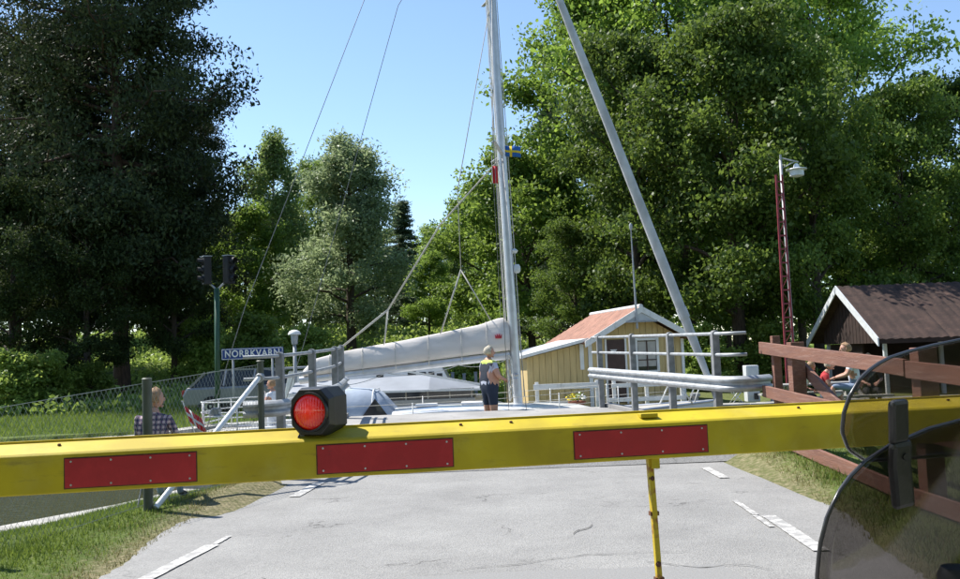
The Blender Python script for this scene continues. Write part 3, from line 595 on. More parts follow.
# ================================================================ people
def person(name, label, J, R, mats, cols, loc, rotz, hair, hat=None, grip=None, cat='person', look=0., scale=1.0):
    """J: joints in metres (figure faces +Y, z up from the feet or the seat's ground); one skinned body, fingers included."""
    order = list(J.keys()); idx = {k: i for i, k in enumerate(order)}
    E_ = [('pelvis', 'belly'), ('belly', 'chest'), ('chest', 'neck0'), ('neck0', 'neck')]
    for s_ in 'lr': E_ += [('chest', 'sh' + s_), ('sh' + s_, 'el' + s_), ('el' + s_, 'wr' + s_), ('pelvis', 'hip' + s_), ('hip' + s_, 'kn' + s_), ('kn' + s_, 'an' + s_), ('an' + s_, 'to' + s_)]
    vs = [Vector(J[k]) for k in order]; es = [(idx[a], idx[b_]) for a, b_ in E_]; rr = [R[k[:2]] if k[:2] in R else R[k] for k in order]
    bones = [(a, b_) for a, b_ in E_]
    me = bpy.data.meshes.new(name); me.from_pydata(vs, es, [])
    ob = bpy.data.objects.new('tmp_body', me); COL.objects.link(ob)
    sk = ob.modifiers.new('skin', 'SKIN'); sk.use_smooth_shade = True
    for i, v in enumerate(me.skin_vertices[0].data): v.radius = rr[i] if hasattr(rr[i], '__len__') else (rr[i], rr[i]); v.use_root = (order[i] == 'pelvis')
    sb = ob.modifiers.new('sub', 'SUBSURF'); sb.levels = 2; sb.render_levels = 2
    dg = bpy.context.evaluated_depsgraph_get(); ev = ob.evaluated_get(dg).to_mesh()
    V0 = [v.co.copy() for v in ev.vertices]; F0 = [tuple(p.vertices) for p in ev.polygons]
    ob.evaluated_get(dg).to_mesh_clear(); bpy.data.objects.remove(ob)
    b = MB(); keys = list(mats.keys())
    def mat_of(c):
        best = None
        for a, b2 in bones:
            p, q = Vector(J[a]), Vector(J[b2]); d = q - p; t = max(0, min(1, (c - p).dot(d) / d.length_squared)); r = (c - p - d * t).length
            if best is None or r < best[0]: best = (r, a, b2, t)
        return keys.index(cols(best[1], best[2], best[3], c))
    mi = []
    for f in F0: mi.append(mat_of(sum((V0[i] for i in f), Vector()) / len(f)))
    b.v = [tuple(v) for v in V0]; b.f = F0; b.mi = mi
    # head with face, turned by "look"
    hc = Vector(J['head']); rot = Matrix.Rotation(look, 3, 'Z'); sk_i = keys.index('skin')
    def hp(x, y, z): return hc + rot @ Vector((x, y, z))
    o = len(b.v); b.ball((0, 0, 0), .076, .095, .118, 16, 12, mi=sk_i)
    for i in range(o, len(b.v)):
        x, y, z = b.v[i]
        if z < -.02 and y < .02: y *= .8
        if z < -.05: x *= .86
        b.v[i] = tuple(hp(x, y, z))
    def blob(x, y, z, rx, ry, rz, k, nu=8, nv=6):
        o = len(b.v); b.ball((0, 0, 0), rx, ry, rz, nu, nv, mi=keys.index(k))
        for i in range(o, len(b.v)): q = b.v[i]; b.v[i] = tuple(hp(q[0] + x, q[1] + y, q[2] + z))
    blob(0, .098, -.018, .014, .02, .024, 'skin'); blob(0, .083, -.06, .026, .012, .008, 'lip'); blob(0, .07, -.095, .03, .024, .018, 'skin')
    for s_ in (-1, 1):
        blob(.03 * s_, .084, .012, .012, .008, .007, 'eye'); blob(.077 * s_, .0, -.005, .01, .022, .032, 'skin'); blob(.03 * s_, .088, .03, .018, .006, .004, 'hair')
    # hands: palm and five separate, bent fingers
    for s_, sg in (('l', -1), ('r', 1)):
        w = Vector(J['wr' + s_]); d = (w - Vector(J['el' + s_])).normalized(); up = Vector((0, 0, 1)); sd_ = d.cross(up)
        sd_ = sd_.normalized() if sd_.length > .1 else Vector((1, 0, 0)); dn = sd_.cross(d).normalized(); dn = -dn if dn.z > 0 else dn
        pc = w + d * .05
        o = len(b.v); b.frame(pc, d * .052, sd_ * .04, dn * .014, sk_i)
        for fi in range(4):
            r0_ = pc + d * .045 + sd_ * (-.03 + .02 * fi); L = (.07, .08, .075, .058)[fi]
            b.tube([r0_, r0_ + d * L * .45 + dn * .006, r0_ + d * L * .8 + dn * .026, r0_ + d * L * .9 + dn * .048], [.0095, .009, .008, .006], 6, mi=sk_i)
        t0 = pc - d * .02 - sd_ * sg * .036; b.tube([t0, t0 - sd_ * sg * .028 + d * .03 + dn * .01, t0 - sd_ * sg * .03 + d * .06 + dn * .025], [.012, .011, .008], 6, mi=sk_i)
    th = thing(name, loc, label, cat); th.rotation_euler = (0, 0, rotz); th.scale = (scale,) * 3
    ORG[th.name] = (0, 0, 0)
    body = b.build('body', [mats[k] for k in keys], th, smooth='all')
    h = MB(); rings = []                    # hair cap
    for zz, k in ((-.045, .93), (-.02, 1.06), (.02, 1.10), (.06, 1.10), (.09, 1.02), (.115, .72), (.13, .3), (.134, .02)):
        a = math.sqrt(max(0, 1 - (zz / .13) ** 2)) if zz > -.05 else 1
        a = max(a, .05); ring = []
        for i in range(16):
            t = 2 * math.pi * i / 16; x, y = .09 * a * k * math.cos(t), .112 * a * k * math.sin(t)
            lim = .045 + max(0, (zz - .05)) * 2
            if y > lim - .02 and zz < .07: y = min(y, .02)
            ring.append(hp(x * rg.uniform(.95, 1.06), y - .008, zz * 1.08 + rg.normal(0, .004)))
        rings.append(ring)
    h.loft(rings); h.build('hair', hair, th, smooth='all')
    if hat is not None:
        c = MB(); c.lathe([(.092, .045), (.096, .07), (.085, .115), (.05, .142), (.005, .15)], (0, 0, 0), 16); c.add([(-.07, .06, .05), (.07, .06, .05), (.05, .16, .04), (-.05, .16, .04), (-.07, .06, .058), (.07, .06, .058), (.05, .16, .048), (-.05, .16, .048)], [(0, 1, 2, 3), (4, 5, 6, 7), (2, 3, 7, 6), (1, 2, 6, 5), (0, 3, 7, 4)])
        c.v = [tuple(hp(*v)) for v in c.v]; c.build('cap', hat, th, smooth=True)
    return th
BASE_R = {'pelvis': (.15, .115), 'belly': (.14, .105), 'chest': (.155, .11), 'neck0': .065, 'neck': .055, 'head': .03, 'shl': .065, 'shr': .065, 'ell': .043, 'elr': .043, 'wrl': .028, 'wrr': .028,
          'hipl': .092, 'hipr': .092, 'knl': .06, 'knr': .06, 'anl': .042, 'anr': .042, 'tol': .035, 'tor': .035}
class RD(dict):
    def __contains__(s, k): return False
def standing(arm='tiller'):
    J = {'pelvis': (0, 0, .93), 'belly': (0, .01, 1.10), 'chest': (0, -.01, 1.32), 'neck0': (0, -.01, 1.46), 'neck': (0, .01, 1.54), 'head': (0, .035, 1.635)}
    for s_, g in (('l', -1), ('r', 1)):
        J['sh' + s_] = (.185 * g, -.01, 1.40); J['el' + s_] = (.29 * g, .03, 1.14); J['wr' + s_] = (.17 * g, .24, 1.08)
        J['hip' + s_] = (.095 * g, 0, .86); J['kn' + s_] = (.105 * g, .02, .48); J['an' + s_] = (.11 * g, -.01, .09); J['to' + s_] = (.12 * g, .15, .045)
    return J
def sitting(seat=.45, lean=0.0, hands='knees', legs=.0):
    z = seat + .10
    J = {'pelvis': (0, 0, z), 'belly': (0, .03 + lean * .3, z + .18), 'chest': (0, .02 + lean, z + .40), 'neck0': (0, .03 + lean * 1.3, z + .54), 'neck': (0, .06 + lean * 1.5, z + .62), 'head': (0, .09 + lean * 1.6, z + .72)}
    for s_, g in (('l', -1), ('r', 1)):
        J['sh' + s_] = (.19 * g, .02 + lean, z + .48); J['el' + s_] = (.25 * g, .12 + lean, z + .24); J['wr' + s_] = (.13 * g, .36 + lean * .5, z + .18)
        J['hip' + s_] = (.1 * g, .05, z - .02); J['kn' + s_] = (.13 * g, .46, z + .02 - legs); J['an' + s_] = (.13 * g, .44, .09); J['to' + s_] = (.14 * g, .60, .045)
    return J
FM = dict(skin=MT['skin'], eye=MT['eye'], lip=MT['lip'], hair=MT['hair_grey'], shoe=MT['dark_cloth'])
# man in the boat
def c_man(a, b_, t, c):
    if a.startswith('el') or (a.startswith('sh') and t > .45): return 'skin'
    if b_.startswith('sh'): return 'hivis' if c.z > 1.40 else 'vest'
    if a.startswith('sh'): return 'hivis' if abs(c.x) < .17 and c.z > 1.42 else 'top'
    if b_ in ('neck',): return 'skin'
    if a in ('belly', 'chest') or b_ == 'neck0': return 'hivis' if c.z > 1.40 and c.y < .06 else 'vest'
    if (a == 'pelvis' and b_ == 'belly'): return 'vest' if t > .55 else ('top' if t > .25 else 'short')
    if a == 'pelvis' or (a.startswith('hip') and t < .8): return 'short'
    if a.startswith('an'): return 'shoe'
    return 'skin'
person('person', 'grey haired person in navy life vest and shorts standing beside the boat mast', standing(), RD({**{k: (tuple(x * 1.2 for x in v) if hasattr(v, '__len__') else v * 1.25) for k, v in BASE_R.items()}, 'chest': (.21, .165), 'belly': (.20, .17), 'pelvis': (.20, .165), 'hipl': .13, 'hipr': .13, 'knl': .085, 'knr': .085}), dict(FM, top=MT['shirt_pale'], hivis=MT['hivis'], vest=MT['vest'], short=MT['navy']), c_man, (.12, 19.02, .02), rad(-55), MT['hair_grey'], look=rad(-25), scale=1.03)
# seated person in the plaid shirt
def c_plaid(a, b_, t, c):
    if b_ == 'neck': return 'skin'
    if a.startswith('el') and t > .85: return 'skin'
    if a in ('pelvis',) and b_ == 'belly': return 'top'
    if a.startswith(('sh', 'el')) or b_.startswith('sh') or a in ('belly', 'chest'): return 'top'
    if a.startswith('an'): return 'shoe'
    return 'leg'
person('person', 'fair haired person in a plaid shirt seated behind the chain link fence', sitting(.46), RD({**BASE_R, 'chest': (.17, .12), 'belly': (.16, .12)}), dict(FM, hair=MT['hair_fair'], top=MT['plaid'], leg=MT['jeans']), c_plaid, (-4.03, 11.0, gz(-4.03, 11.2) + .0), rad(-6), MT['hair_fair'], look=rad(-45))
st = thing('stool', (-4.03, 11.0, gz(-4.03, 11)), 'small dark folding stool under the seated person in plaid', 'stool'); zs = gz(-4.03, 11)
b = MB(); b.box(-4.21, -3.85, 10.85, 11.17, zs + .43, zs + .46); b.build('seat', MT['navy'], st, bevel=.008)
for sx in (-.15, .15):
    for sy in (-.13, .13):
        b = MB(); b.tube([(-4.03 + sx, 11.01 + sy, zs + .43), (-4.03 + sx, 11.01 - sy, zs - .01)], .011, 6); b.build('leg', MT['steel_dark'], st)
# picnic group in front of the open hut
def c_simple(sleeve=.5, trouser=.98):
    def f(a, b_, t, c):
        if b_ == 'neck': return 'skin'
        if a.startswith('el') or (a.startswith('sh') and t > sleeve): return 'skin'
        if a in ('belly', 'chest') or b_ == 'belly' or a.startswith('sh') or b_.startswith('sh'): return 'top'
        if a.startswith('an'): return 'shoe'
        if a.startswith('kn') and trouser < 1: return 'skin'
        return 'leg'
    return f
gp = gz(7, 17)
person('person', 'light haired person in white shirt seated on the grass bank behind the wooden fence', sitting(.42, .06), RD({**BASE_R, 'chest': (.18, .13), 'belly': (.17, .13)}), dict(FM, top=MT['white_cloth'], leg=MT['jeans'], hair=MT['hair_fair']), c_simple(.6), (7.02, 17.0, gp), rad(70), MT['hair_fair'], look=rad(25), scale=.98)
person('person', 'small person in red top and white cap facing the white shirted person', sitting(.34, .10), RD(BASE_R), dict(FM, top=MT['red_cloth'], leg=MT['white_cloth']), c_simple(.5), (6.42, 17.3, gp), rad(-110), MT['hair_grey'], hat=MT['white'], scale=.80)
person('person', 'dark dressed person with white shoes seated right of the white shirted person', sitting(.36, .0), RD(BASE_R), dict(FM, top=MT['dark_cloth'], leg=MT['dark_cloth'], shoe=MT['white']), c_simple(.9, 1.2), (7.62, 17.9, gp), rad(165), MT['hair_fair'], scale=.85)
person('person', 'person in white shirt bent forward, leftmost of the group behind the wooden fence', sitting(.32, .26), RD(BASE_R), dict(FM, top=MT['white_cloth'], leg=MT['dark_cloth']), c_simple(.5), (5.95, 17.3, gp), rad(-70), MT['hair_fair'], scale=.8)
tb = thing('picnic_table', (6.75, 18.2, gp), 'weathered low picnic table among the group behind the wooden fence', 'table')
for k in range(4):
    b = MB(); b.box(5.9, 7.6, 17.95 + k * .15, 18.09 + k * .15, gp + .52, gp + .55); b.build('plank', MT['concrete'], tb)
for y, zz in ((17.25, .33), (18.75, .35)):
    b = MB(); b.box(5.7, 7.75, y - .13, y + .13, gp + zz - .04, gp + zz); b.build('bench', MT['concrete'], tb)
for x in (6.1, 7.4):
    b = MB(); b.bar((x, 17.3, gp), (x, 18.15, gp + .52), .06, .08); b.bar((x, 18.75, gp), (x, 18.3, gp + .52), .06, .08); b.bar((x, 17.2, gp + .27), (x, 18.8, gp + .27), .05, .08); b.build('trestle', MT['concrete'], tb)
person('person', 'person in white top with bare arms on the boat stern behind the left guardrail', standing(), RD({k: (tuple(x * 1.05 for x in v) if hasattr(v, '__len__') else v * 1.05) for k, v in BASE_R.items()}), dict(FM, top=MT['white_cloth'], leg=MT['white_cloth'], shoe=MT['white'], hair=MT['hair_fair']), c_simple(.2, .9), (-4.95, 21.2, -.48), rad(70), MT['hair_fair'], look=rad(10))

# ================================================================ sailing boat
BX = (0, 21.9, -.95)
sb_ = thing('sailing_boat', BX, 'white sailing boat under bare mast passing behind the bridge', 'sailing boat')
def hull_b(t): return float(np.interp(t, [0, .12, .3, .48, .65, .8, .92, 1], [1.2, 1.5, 1.72, 1.75, 1.5, 1.02, .46, .03]))
def sheer(t): return float(np.interp(t, [0, .3, .6, 1], [.06, .0, .05, .32]))
b = MB(); rings = []
XS = np.linspace(0, 1, 25)
for t in XS:
    x = -6.65 + 12.25 * t; hb = hull_b(t); z = sheer(t); k = 1 - .28 * max(0, (t - .85) / .15)
    half = [(hb, z), (hb * .985, z - .35), (hb * .95 * k, -.72), (hb * .78 * k, -1.0), (hb * .4 * k, -1.25), (0, -1.35)]
    rings.append([(x - .25 * max(0, t - .9) * 6 * (z - zz), 21.9 - y, zz) for y, zz in half] + [(x - .25 * max(0, t - .9) * 6 * (z - zz), 21.9 + y, zz) for y, zz in reversed(half[:-1])])
b.loft(rings, closed=False); b.add(rings[0], [tuple(range(len(rings[0])))]); hull = b.build('hull', MT['hull'], sb_, smooth=True)
b = MB(); rings = []
for t in XS: x = -6.65 + 12.25 * t; hb = hull_b(t) - .01; z = sheer(t); rings.append([(x, 21.9 + hb * k, z + .05 * (1 - k * k) - .01) for k in np.linspace(-1, 1, 9)])
b.loft(rings, closed=False); b.build('deck', MT['teak'], sb_, smooth=True)
b = MB()
for sgn in (-1, 1): b = MB(); b.tube([(-6.65 + 12.25 * t, 21.9 + sgn * hull_b(t), sheer(t) + .02) for t in XS], .03, 6); b.build('toe_rail', MT['alu'], sb_, smooth=True)
for sgn in (-1, 1):
    b = MB(); b.loft([[(-6.5 + 11.8 * t, 21.9 + sgn * (hull_b(t) * .99 + .012), sheer(t) - .16), (-6.5 + 11.8 * t, 21.9 + sgn * (hull_b(t) * .99 + .010), sheer(t) - .24)] for t in np.linspace(0, .95, 20)], closed=False); b.build('stripe', MT['antifoul'], sb_)
# coachroof and its windows
b = MB(); rings = []
for x, hw, zt in ((-2.15, .95, .40), (-1.2, .98, .44), (0, .95, .44), (1.2, .85, .40), (2.2, .68, .34), (2.9, .45, .16)):
    rings.append([(x, 21.9 - hw - .08, .03), (x, 21.9 - hw, zt - .06), (x, 21.9 - hw * .8, zt), (x, 21.9, zt + .05), (x, 21.9 + hw * .8, zt), (x, 21.9 + hw, zt - .06), (x, 21.9 + hw + .08, .03)])
b.loft(rings); cr_ = b.build('coachroof', MT['hull'], sb_, smooth=True)
for x0, x1 in ((-1.8, -1.0), (-.7, .1), (.5, 1.1)):
    b = MB(); b.prism([(x0, 20.855, .12), (x1, 20.87, .12), (x1 - .05, 20.9, .29), (x0 + .05, 20.885, .29)], (0, -.012, 0)); b.build('window', MT['glass'], cr_)
for x in (-1.4, -.3):
    b = MB(); b.box(x - .26, x + .26, 21.65, 22.15, .47, .53); b.build('hatch', MT['white'], cr_, bevel=.02)
b = MB(); b.tube([(-2.0, 21.05, .5), (-1.0, 21.0, .54), (.2, 21.05, .53)], .016, 6); b.build('grab_rail', MT['alu'], cr_, smooth=True)
# cockpit coamings, wheel, sprayhood
for sgn in (-1, 1):
    b = MB(); b.prism([(-5.9, 21.9 + sgn * .95, .02), (-2.2, 21.9 + sgn * .95, .02), (-2.2, 21.9 + sgn * .95, .30), (-3.2, 21.9 + sgn * .95, .28), (-5.9, 21.9 + sgn * .95, .16)], (0, sgn * .22, 0)); b.build('coaming', MT['hull'], sb_, bevel=.03)
b = MB(); rings = []
for x, zt, hw in ((-3.45, .92, 1.0), (-3.2, .97, 1.02), (-2.75, .93, 1.02), (-2.5, .84, 1.0), (-2.08, .36, .98)):
    rings.append([(x + (.25 if x > -2.7 else 0) * math.sin(a) * 0, 21.9 - hw * math.cos(a) * (1 if abs(math.cos(a)) > .5 else 1), .22 + (zt - .22) * min(1, 1.25 * math.sin(a)) if 0 < a < math.pi else .22) for a in np.linspace(0, math.pi, 15)])
b.loft(rings, closed=False); hood = b.build('sprayhood', MT['spray'], sb_, smooth='all')
sm = hood.modifiers.new('solid', 'SOLIDIFY'); sm.thickness = .012
b = MB(); b.prism([(-2.85, 20.865, .30), (-2.2, 20.865, .30), (-2.52, 20.885, .74)], (0, -.008, 0)); b.build('side_window', MT['glass'], hood)
for xa, za in ((-3.33, .96), (-2.60, .88)):
    b = MB(); b.tube([(xa + (.0), 21.9 - 1.035 * math.cos(a), .24 + (za - .2) * min(1, 1.25 * math.sin(a))) for a in np.linspace(0.02, math.pi - .02, 17)], .016, 6); b.build('hoop', MT['white_canvas'], hood, smooth=True)
b = MB(); b.tube([(-5.35 + .0, 21.9 + .45 * math.cos(t), .55 + .45 * math.sin(t)) for t in np.linspace(0, 2 * math.pi, 25)], .016, 6); wh = b.build('steering_wheel', MT['alu'], sb_, smooth=True)
for k in range(3):
    t = k * math.pi / 3; b = MB(); b.tube([(-5.35, 21.9 + .44 * math.cos(t), .55 + .44 * math.sin(t)), (-5.35, 21.9 - .44 * math.cos(t), .55 - .44 * math.sin(t))], .009, 6); b.build('spoke', MT['alu'], wh)
b = MB(); b.tube([(-5.25, 21.9, .0), (-5.25, 21.9, .6)], .09, 10); b.build('binnacle', MT['white'], sb_, smooth=True)
# mast: tapering oval spar raked slightly aft
b = MB(); mz = [.3, 3, 6, 9, 12, 14.2]; b.tube([(.82 - .024 * (z - .3), 21.9, z) for z in mz], [.112, .112, .11, .105, .095, .08], 16, sy=.85); mast = b.build('mast', MT['alu'], sb_, smooth=True)
b = MB(); b.tube([(.69 - .024 * (z - 1.4), 21.9, z) for z in (1.4, 6, 10, 14)], .022, 6); b.build('sail_track', MT['white'], mast)
mx = lambda z: .82 - .024 * (z - .3)
for z, w in ((6.55, 1.15), (10.6, .9)):
    for sgn in (-1, 1):
        b = MB(); b.bar((mx(z), 21.9 + sgn * .08, z), (mx(z) - .22, 21.9 + sgn * w, z + .08), .09, .03); b.build('spreader', MT['alu'], mast, bevel=.008)
b = MB(); b.lathe([(.05, -.05), (.09, 0), (.09, .1), (.06, .16)], (mx(3.7) + .18, 21.9, 3.66), 12); b.build('deck_light', MT['lamp_white'], mast, smooth=True)
b = MB(); b.lathe([(.05, 0), (.09, .06), (.02, .12)], (mx(4.1) + .15, 21.9, 4.1), 12); b.build('steaming_light', MT['lamp_white'], mast, smooth=True)
for dx, dy, z0 in ((-.17, -.06, .55), (-.2, .07, .5), (.16, -.05, .6)):
    b = MB(); b.tube([(mx(z0) + dx, 21.9 + dy, z0), (mx(7) + dx * .9, 21.9 + dy, 7), (mx(14) + dx * .6, 21.9 + dy, 14.)], .011, 5); b.build('halyard', MT['rope'], mast)
for k, z in enumerate((.75, 1.0, 1.25, 1.5)):
    b = MB(); b.tube([(mx(z) - .15, 21.82 - .03 * k, z + .12), (mx(z) - .2, 21.76, z - .02), (mx(z) - .17, 21.74, z - .22), (mx(z) - .12, 21.77, z - .05), (mx(z) - .13, 21.8, z + .1)], .02, 6); b.build('rope_coil', MT['rope'], mast, smooth=True)
b = MB(); b.lathe([(.07, 0), (.055, .04), (.07, .1), (.05, .12)], (mx(1.1) - .02, 21.74, 1.05), 12); b.build('winch', MT['chrome'], mast, smooth=True)
# boom, cover and the lines that hold it
b = MB(); b.tube([(-4.45, 21.9, 1.20), (.66, 21.9, 1.62)], [.075, .085], 12, sy=1.2); boom = b.build('boom', MT['alu'], sb_, smooth=True)
cx = [-4.35, -4.1, -3.33, -2.6, -1.99, -1.01, -.03, .30, .47, .60, .67]; ct = [1.45, 1.70, 1.87, 1.98, 2.06, 2.22, 2.385, 2.49, 2.54, 2.52, 2.40]
b = MB(); rings = []
xs2 = np.linspace(-4.35, .67, 40)
for x in xs2:
    zt = float(np.interp(x, cx, ct)); zb_ = 1.29 + (x + 4.4) * .088; w = .13 + .035 * math.sin(x * 2.1) + .04 * (x + 4.4) / 5; h = zt - zb_; ph = .02 * math.sin(x * 9) + .012 * math.sin(x * 23)
    rings.append([(x, 21.9 + ww * w + (ph * (1 - abs(2 * kk - 1))), zb_ + h * kk) for ww, kk in ((-.55, 0), (-.95, .12), (-1.05, .3), (-.85, .55), (-.5, .82), (-.15, .97), (0, 1.), (.15, .97), (.5, .82), (.85, .55), (1.05, .3), (.95, .12), (.55, 0))])
b.loft(rings); cov = b.build('sail_cover', MT['canvas'], boom, smooth='all')
for x in (-3.7, -2.9, -2.1, -1.3, -.5, .12):      # lashings round the sail cover
    zt = float(np.interp(x, cx, ct)); zb_ = 1.29 + (x + 4.4) * .088; w = .13 + .035 * math.sin(x * 2.1) + .04 * (x + 4.4) / 5; h = zt - zb_; q = MB()
    q.tube([(x + .01 * math.sin(k_), 21.9 + ww * (w + .022), zb_ + h * kk + (.012 if kk > .9 else 0)) for k_, (ww, kk) in enumerate(((-.5, -.22), (-.97, .1), (-1.07, .3), (-.9, .55), (-.55, .82), (0, 1.0), (.55, .82), (.9, .55), (1.07, .3), (.97, .1), (.5, -.22)))], .009, 5); q.build('lashing', MT['rope'], boom, smooth='all')
for xa, xb, sag in ((-4.2, -2.4, .16), (-2.3, -.6, .12), (-.6, .6, .1)):
    za, zb2 = 1.20 + (xa + 4.45) * .082 - .09, 1.20 + (xb + 4.45) * .082 - .09
    q = MB(); q.tube([(xa + (xb - xa) * t, 21.86, za + (zb2 - za) * t - sag * 4 * t * (1 - t)) for t in np.linspace(0, 1, 9)], .008, 5); q.build('reef_line', MT['rope'], boom, smooth='all')
b = MB()
for (px_, pz) in ((0, 0),):
    cxx, cz = .40, 2.08
    pts = [(-.075, -.05), (.075, -.05), (.085, .055), (.045, .0), (.03, .07), (0, .01), (-.03, .07), (-.045, .0), (-.085, .055)]
    vs_ = [(cxx + a, 21.9 - .205 + .28 * (c), cz + c) for a, c in pts]; b.add([(p[0], p[1] - .012, p[2]) for p in vs_] + [(p[0], p[1] + .01, p[2]) for p in vs_], [tuple(range(9)), tuple(range(17, 8, -1))] + [(i, (i + 1) % 9, 9 + (i + 1) % 9, 9 + i) for i in range(9)])
b.build('crown_print', MT['crown_red'], boom)
def line(pts, r, nm, m_='rope', parent=sb_): q = MB(); q.tube(pts, r, 5); return q.build(nm, MT[m_], parent, smooth='all')
for dy in (-.1, .1):
    J1 = (-2.26, 21.9 + dy, 2.83); line([(mx(6.5) - .02, 21.9 + dy * .3, 6.5), (-.92, 21.9 + dy * .6, 4.87), J1], .012, 'lazy_jack'); line([J1, (-3.5, 21.9 + dy, 1.9)], .015, 'lazy_jack'); line([J1, (-2.38, 21.9 + dy, 1.98)], .011, 'lazy_jack')
    J2 = (-.45, 21.9 + dy, 3.74); line([(mx(10.5) - .02, 21.9 + dy * .3, 10.5), (-.46, 21.9 + dy * .7, 5.7), J2], .009, 'lazy_jack'); line([J2, (-1.0, 21.9 + dy, 2.2)], .015, 'lazy_jack'); line([J2, (.22, 21.9 + dy, 2.5)], .012, 'lazy_jack')
line([(mx(13.9) - .05, 21.9, 13.9), (-2.5, 21.5, 10.6), (-5.5, 20.95, 2.95), (-6.4, 20.75, .1)], .009, 'backstay', 'rope_dark'); line([(mx(13.9) - .05, 21.9, 13.9), (-1.8, 22.25, 10.57), (-4.5, 22.7, 2.06), (-5.2, 22.8, .1)], .009, 'backstay', 'rope_dark')
for sgn in (-1, 1):
    line([(mx(10.6), 21.9 + sgn * .08, 10.6), (mx(6.6) - .22, 21.9 + sgn * 1.15, 6.63), (.55, 21.9 + sgn * 1.62, .08)], .008, 'shroud', 'rope_dark'); line([(mx(6.5), 21.9 + sgn * .08, 6.5), (.95, 21.9 + sgn * 1.58, .08)], .008, 'shroud', 'rope_dark')
b = MB(); b.tube([(5.58, 21.9, .30), (5.47, 21.9, .8)], .03, 8); b.build('forestay', MT['rope_dark'], sb_)
P0, P1 = Vector((5.45, 21.9, .85)), Vector((1.2, 21.9, 13.6)); b = MB(); b.tube([P0 + (P1 - P0) * t for t in np.linspace(0, 1, 14)], [.07, .11, .12, .122, .12, .118, .115, .11, .105, .10, .09, .08, .07, .05], 12); fs_ = b.build('furled_genoa', MT['sail'], sb_, smooth=True)
b = MB(); b.lathe([(.10, -.06), (.13, -.05), (.13, -.03), (.07, -.02), (.07, .03), (.13, .04), (.13, .06), (.08, .08)], (5.49, 21.9, .72), 14); b.build('furler_drum', MT['steel_dark'], sb_, smooth=True)
b = MB(); b.tube([(4.95, 21.9, 2.36), (4.87, 21.9, 2.6)], .135, 12); b.build('sail_tie', MT['sail'], fs_)
# pulpit, pushpit, stanchions and lifelines
b = MB(); b.tube([(4.35, 21.35, .28), (4.6, 21.45, .82), (5.2, 21.62, .92), (5.55, 21.9, .94), (5.2, 22.18, .92), (4.6, 22.35, .82), (4.35, 22.45, .28)], .02, 8); pu = b.build('pulpit', MT['white'], sb_, smooth=True)
for p, q in (((5.0, 21.62, .3), (5.25, 21.66, .92)), ((5.0, 22.18, .3), (5.25, 22.14, .92)), ((4.6, 21.45, .8), (4.95, 21.55, .3))): line([p, q], .018, 'stay_tube', 'white', pu)
for zt in (.30, .56, .80):
    b = MB(); b.tube([(-4.7, 20.52, zt - .0), (-5.6, 20.5, zt), (-6.45, 20.72, zt), (-6.6, 21.1, zt), (-6.6, 22.7, zt), (-6.45, 23.08, zt), (-5.4, 23.3, zt)], .017, 6)
    if zt > .7: pp = b.build('pushpit', MT['white'], sb_, smooth=True)
    else: b.build('pushpit_rail', MT['white'], sb_, smooth=True)
for x, y in ((-4.7, 20.52), (-5.6, 20.5), (-6.45, 20.72), (-6.6, 21.3), (-6.6, 22.5), (-6.45, 23.08)): line([(x, y, .02), (x, y, .80)], .016, 'stanchion', 'white')
stx = [-3.2, -1.6, 0.1, 1.7, 3.1]
for sgn in (-1, 1):
    for x in stx: t = (x + 6.65) / 12.25; line([(x, 21.9 + sgn * (hull_b(t) - .05), sheer(t)), (x, 21.9 + sgn * (hull_b(t) - .05), sheer(t) + .62)], .014, 'stanchion', 'white')
    for hh in (.6, .32): line([(-4.7, 21.9 + sgn * 1.38, .05 + hh + .1)] + [(x, 21.9 + sgn * (hull_b((x + 6.65) / 12.25) - .05), sheer((x + 6.65) / 12.25) + hh) for x in stx] + [(4.5, 21.9 + sgn * .5, .25 + hh)], .006, 'lifeline', 'rope')
b = MB(); b.box(-6.35, -5.95, 20.55, 20.85, .46, .5); tbl = b.build('rail_table', MT['white'], sb_, bevel=.01)
b = MB(); b.prism([(-6.3, 20.6, .5), (-6.0, 20.6, .5), (-6.05, 20.6, .68), (-6.22, 20.6, .68)], (0, .2, 0)); b.build('equipment_cover', MT['silver'], sb_, bevel=.03)
# lifebuoy, ensign, courtesy flags
fl = thing('ensign', (-6.58, 20.7, 0), 'small red flag with a white cross on a slanting staff at the boat stern', 'flag')
b = MB(); b.tube([(-6.58, 20.7, .0), (-6.86, 20.6, .84)], .014, 6); b.build('staff', MT['white'], fl); b = MB(); b.ball((-6.865, 20.598, .85), .022, nu=8, nv=6); b.build('finial', MT['chrome'], fl, smooth='all')
def fl_pt(u, v):   # the cloth hangs in folds from the staff: u along the fly, v along the hoist
    top = Vector((-6.835, 20.60, .76)); hoist = Vector((.125, .03, -.38))
    return top + hoist * v + Vector((.44 * u, -.16 * u + .035 * math.sin(u * 9) * (.4 + u), -.30 * u)) 
for nm, mt, (ua, ub, va, vb), off in (('cloth', 'flag_red', (0, 1, 0, 1), 0), ('cross_bar', 'white_cloth', (0, 1, .40, .60), 1), ('cross_bar', 'white_cloth', (.30, .46, 0, 1), 2)):
    b = MB(); nu = 14; d_ = Vector((0, -.004 * off, 0))
    front = [[fl_pt(ua + (ub - ua) * i / nu, va + (vb - va) * j / 3) + d_ for j in range(4)] for i in range(nu + 1)]
    b.loft([[*r] + [p + V(0, .002 + .008 * off, 0) for p in reversed(r)] for r in front]); b.build(nm, MT[mt], fl, smooth='all')
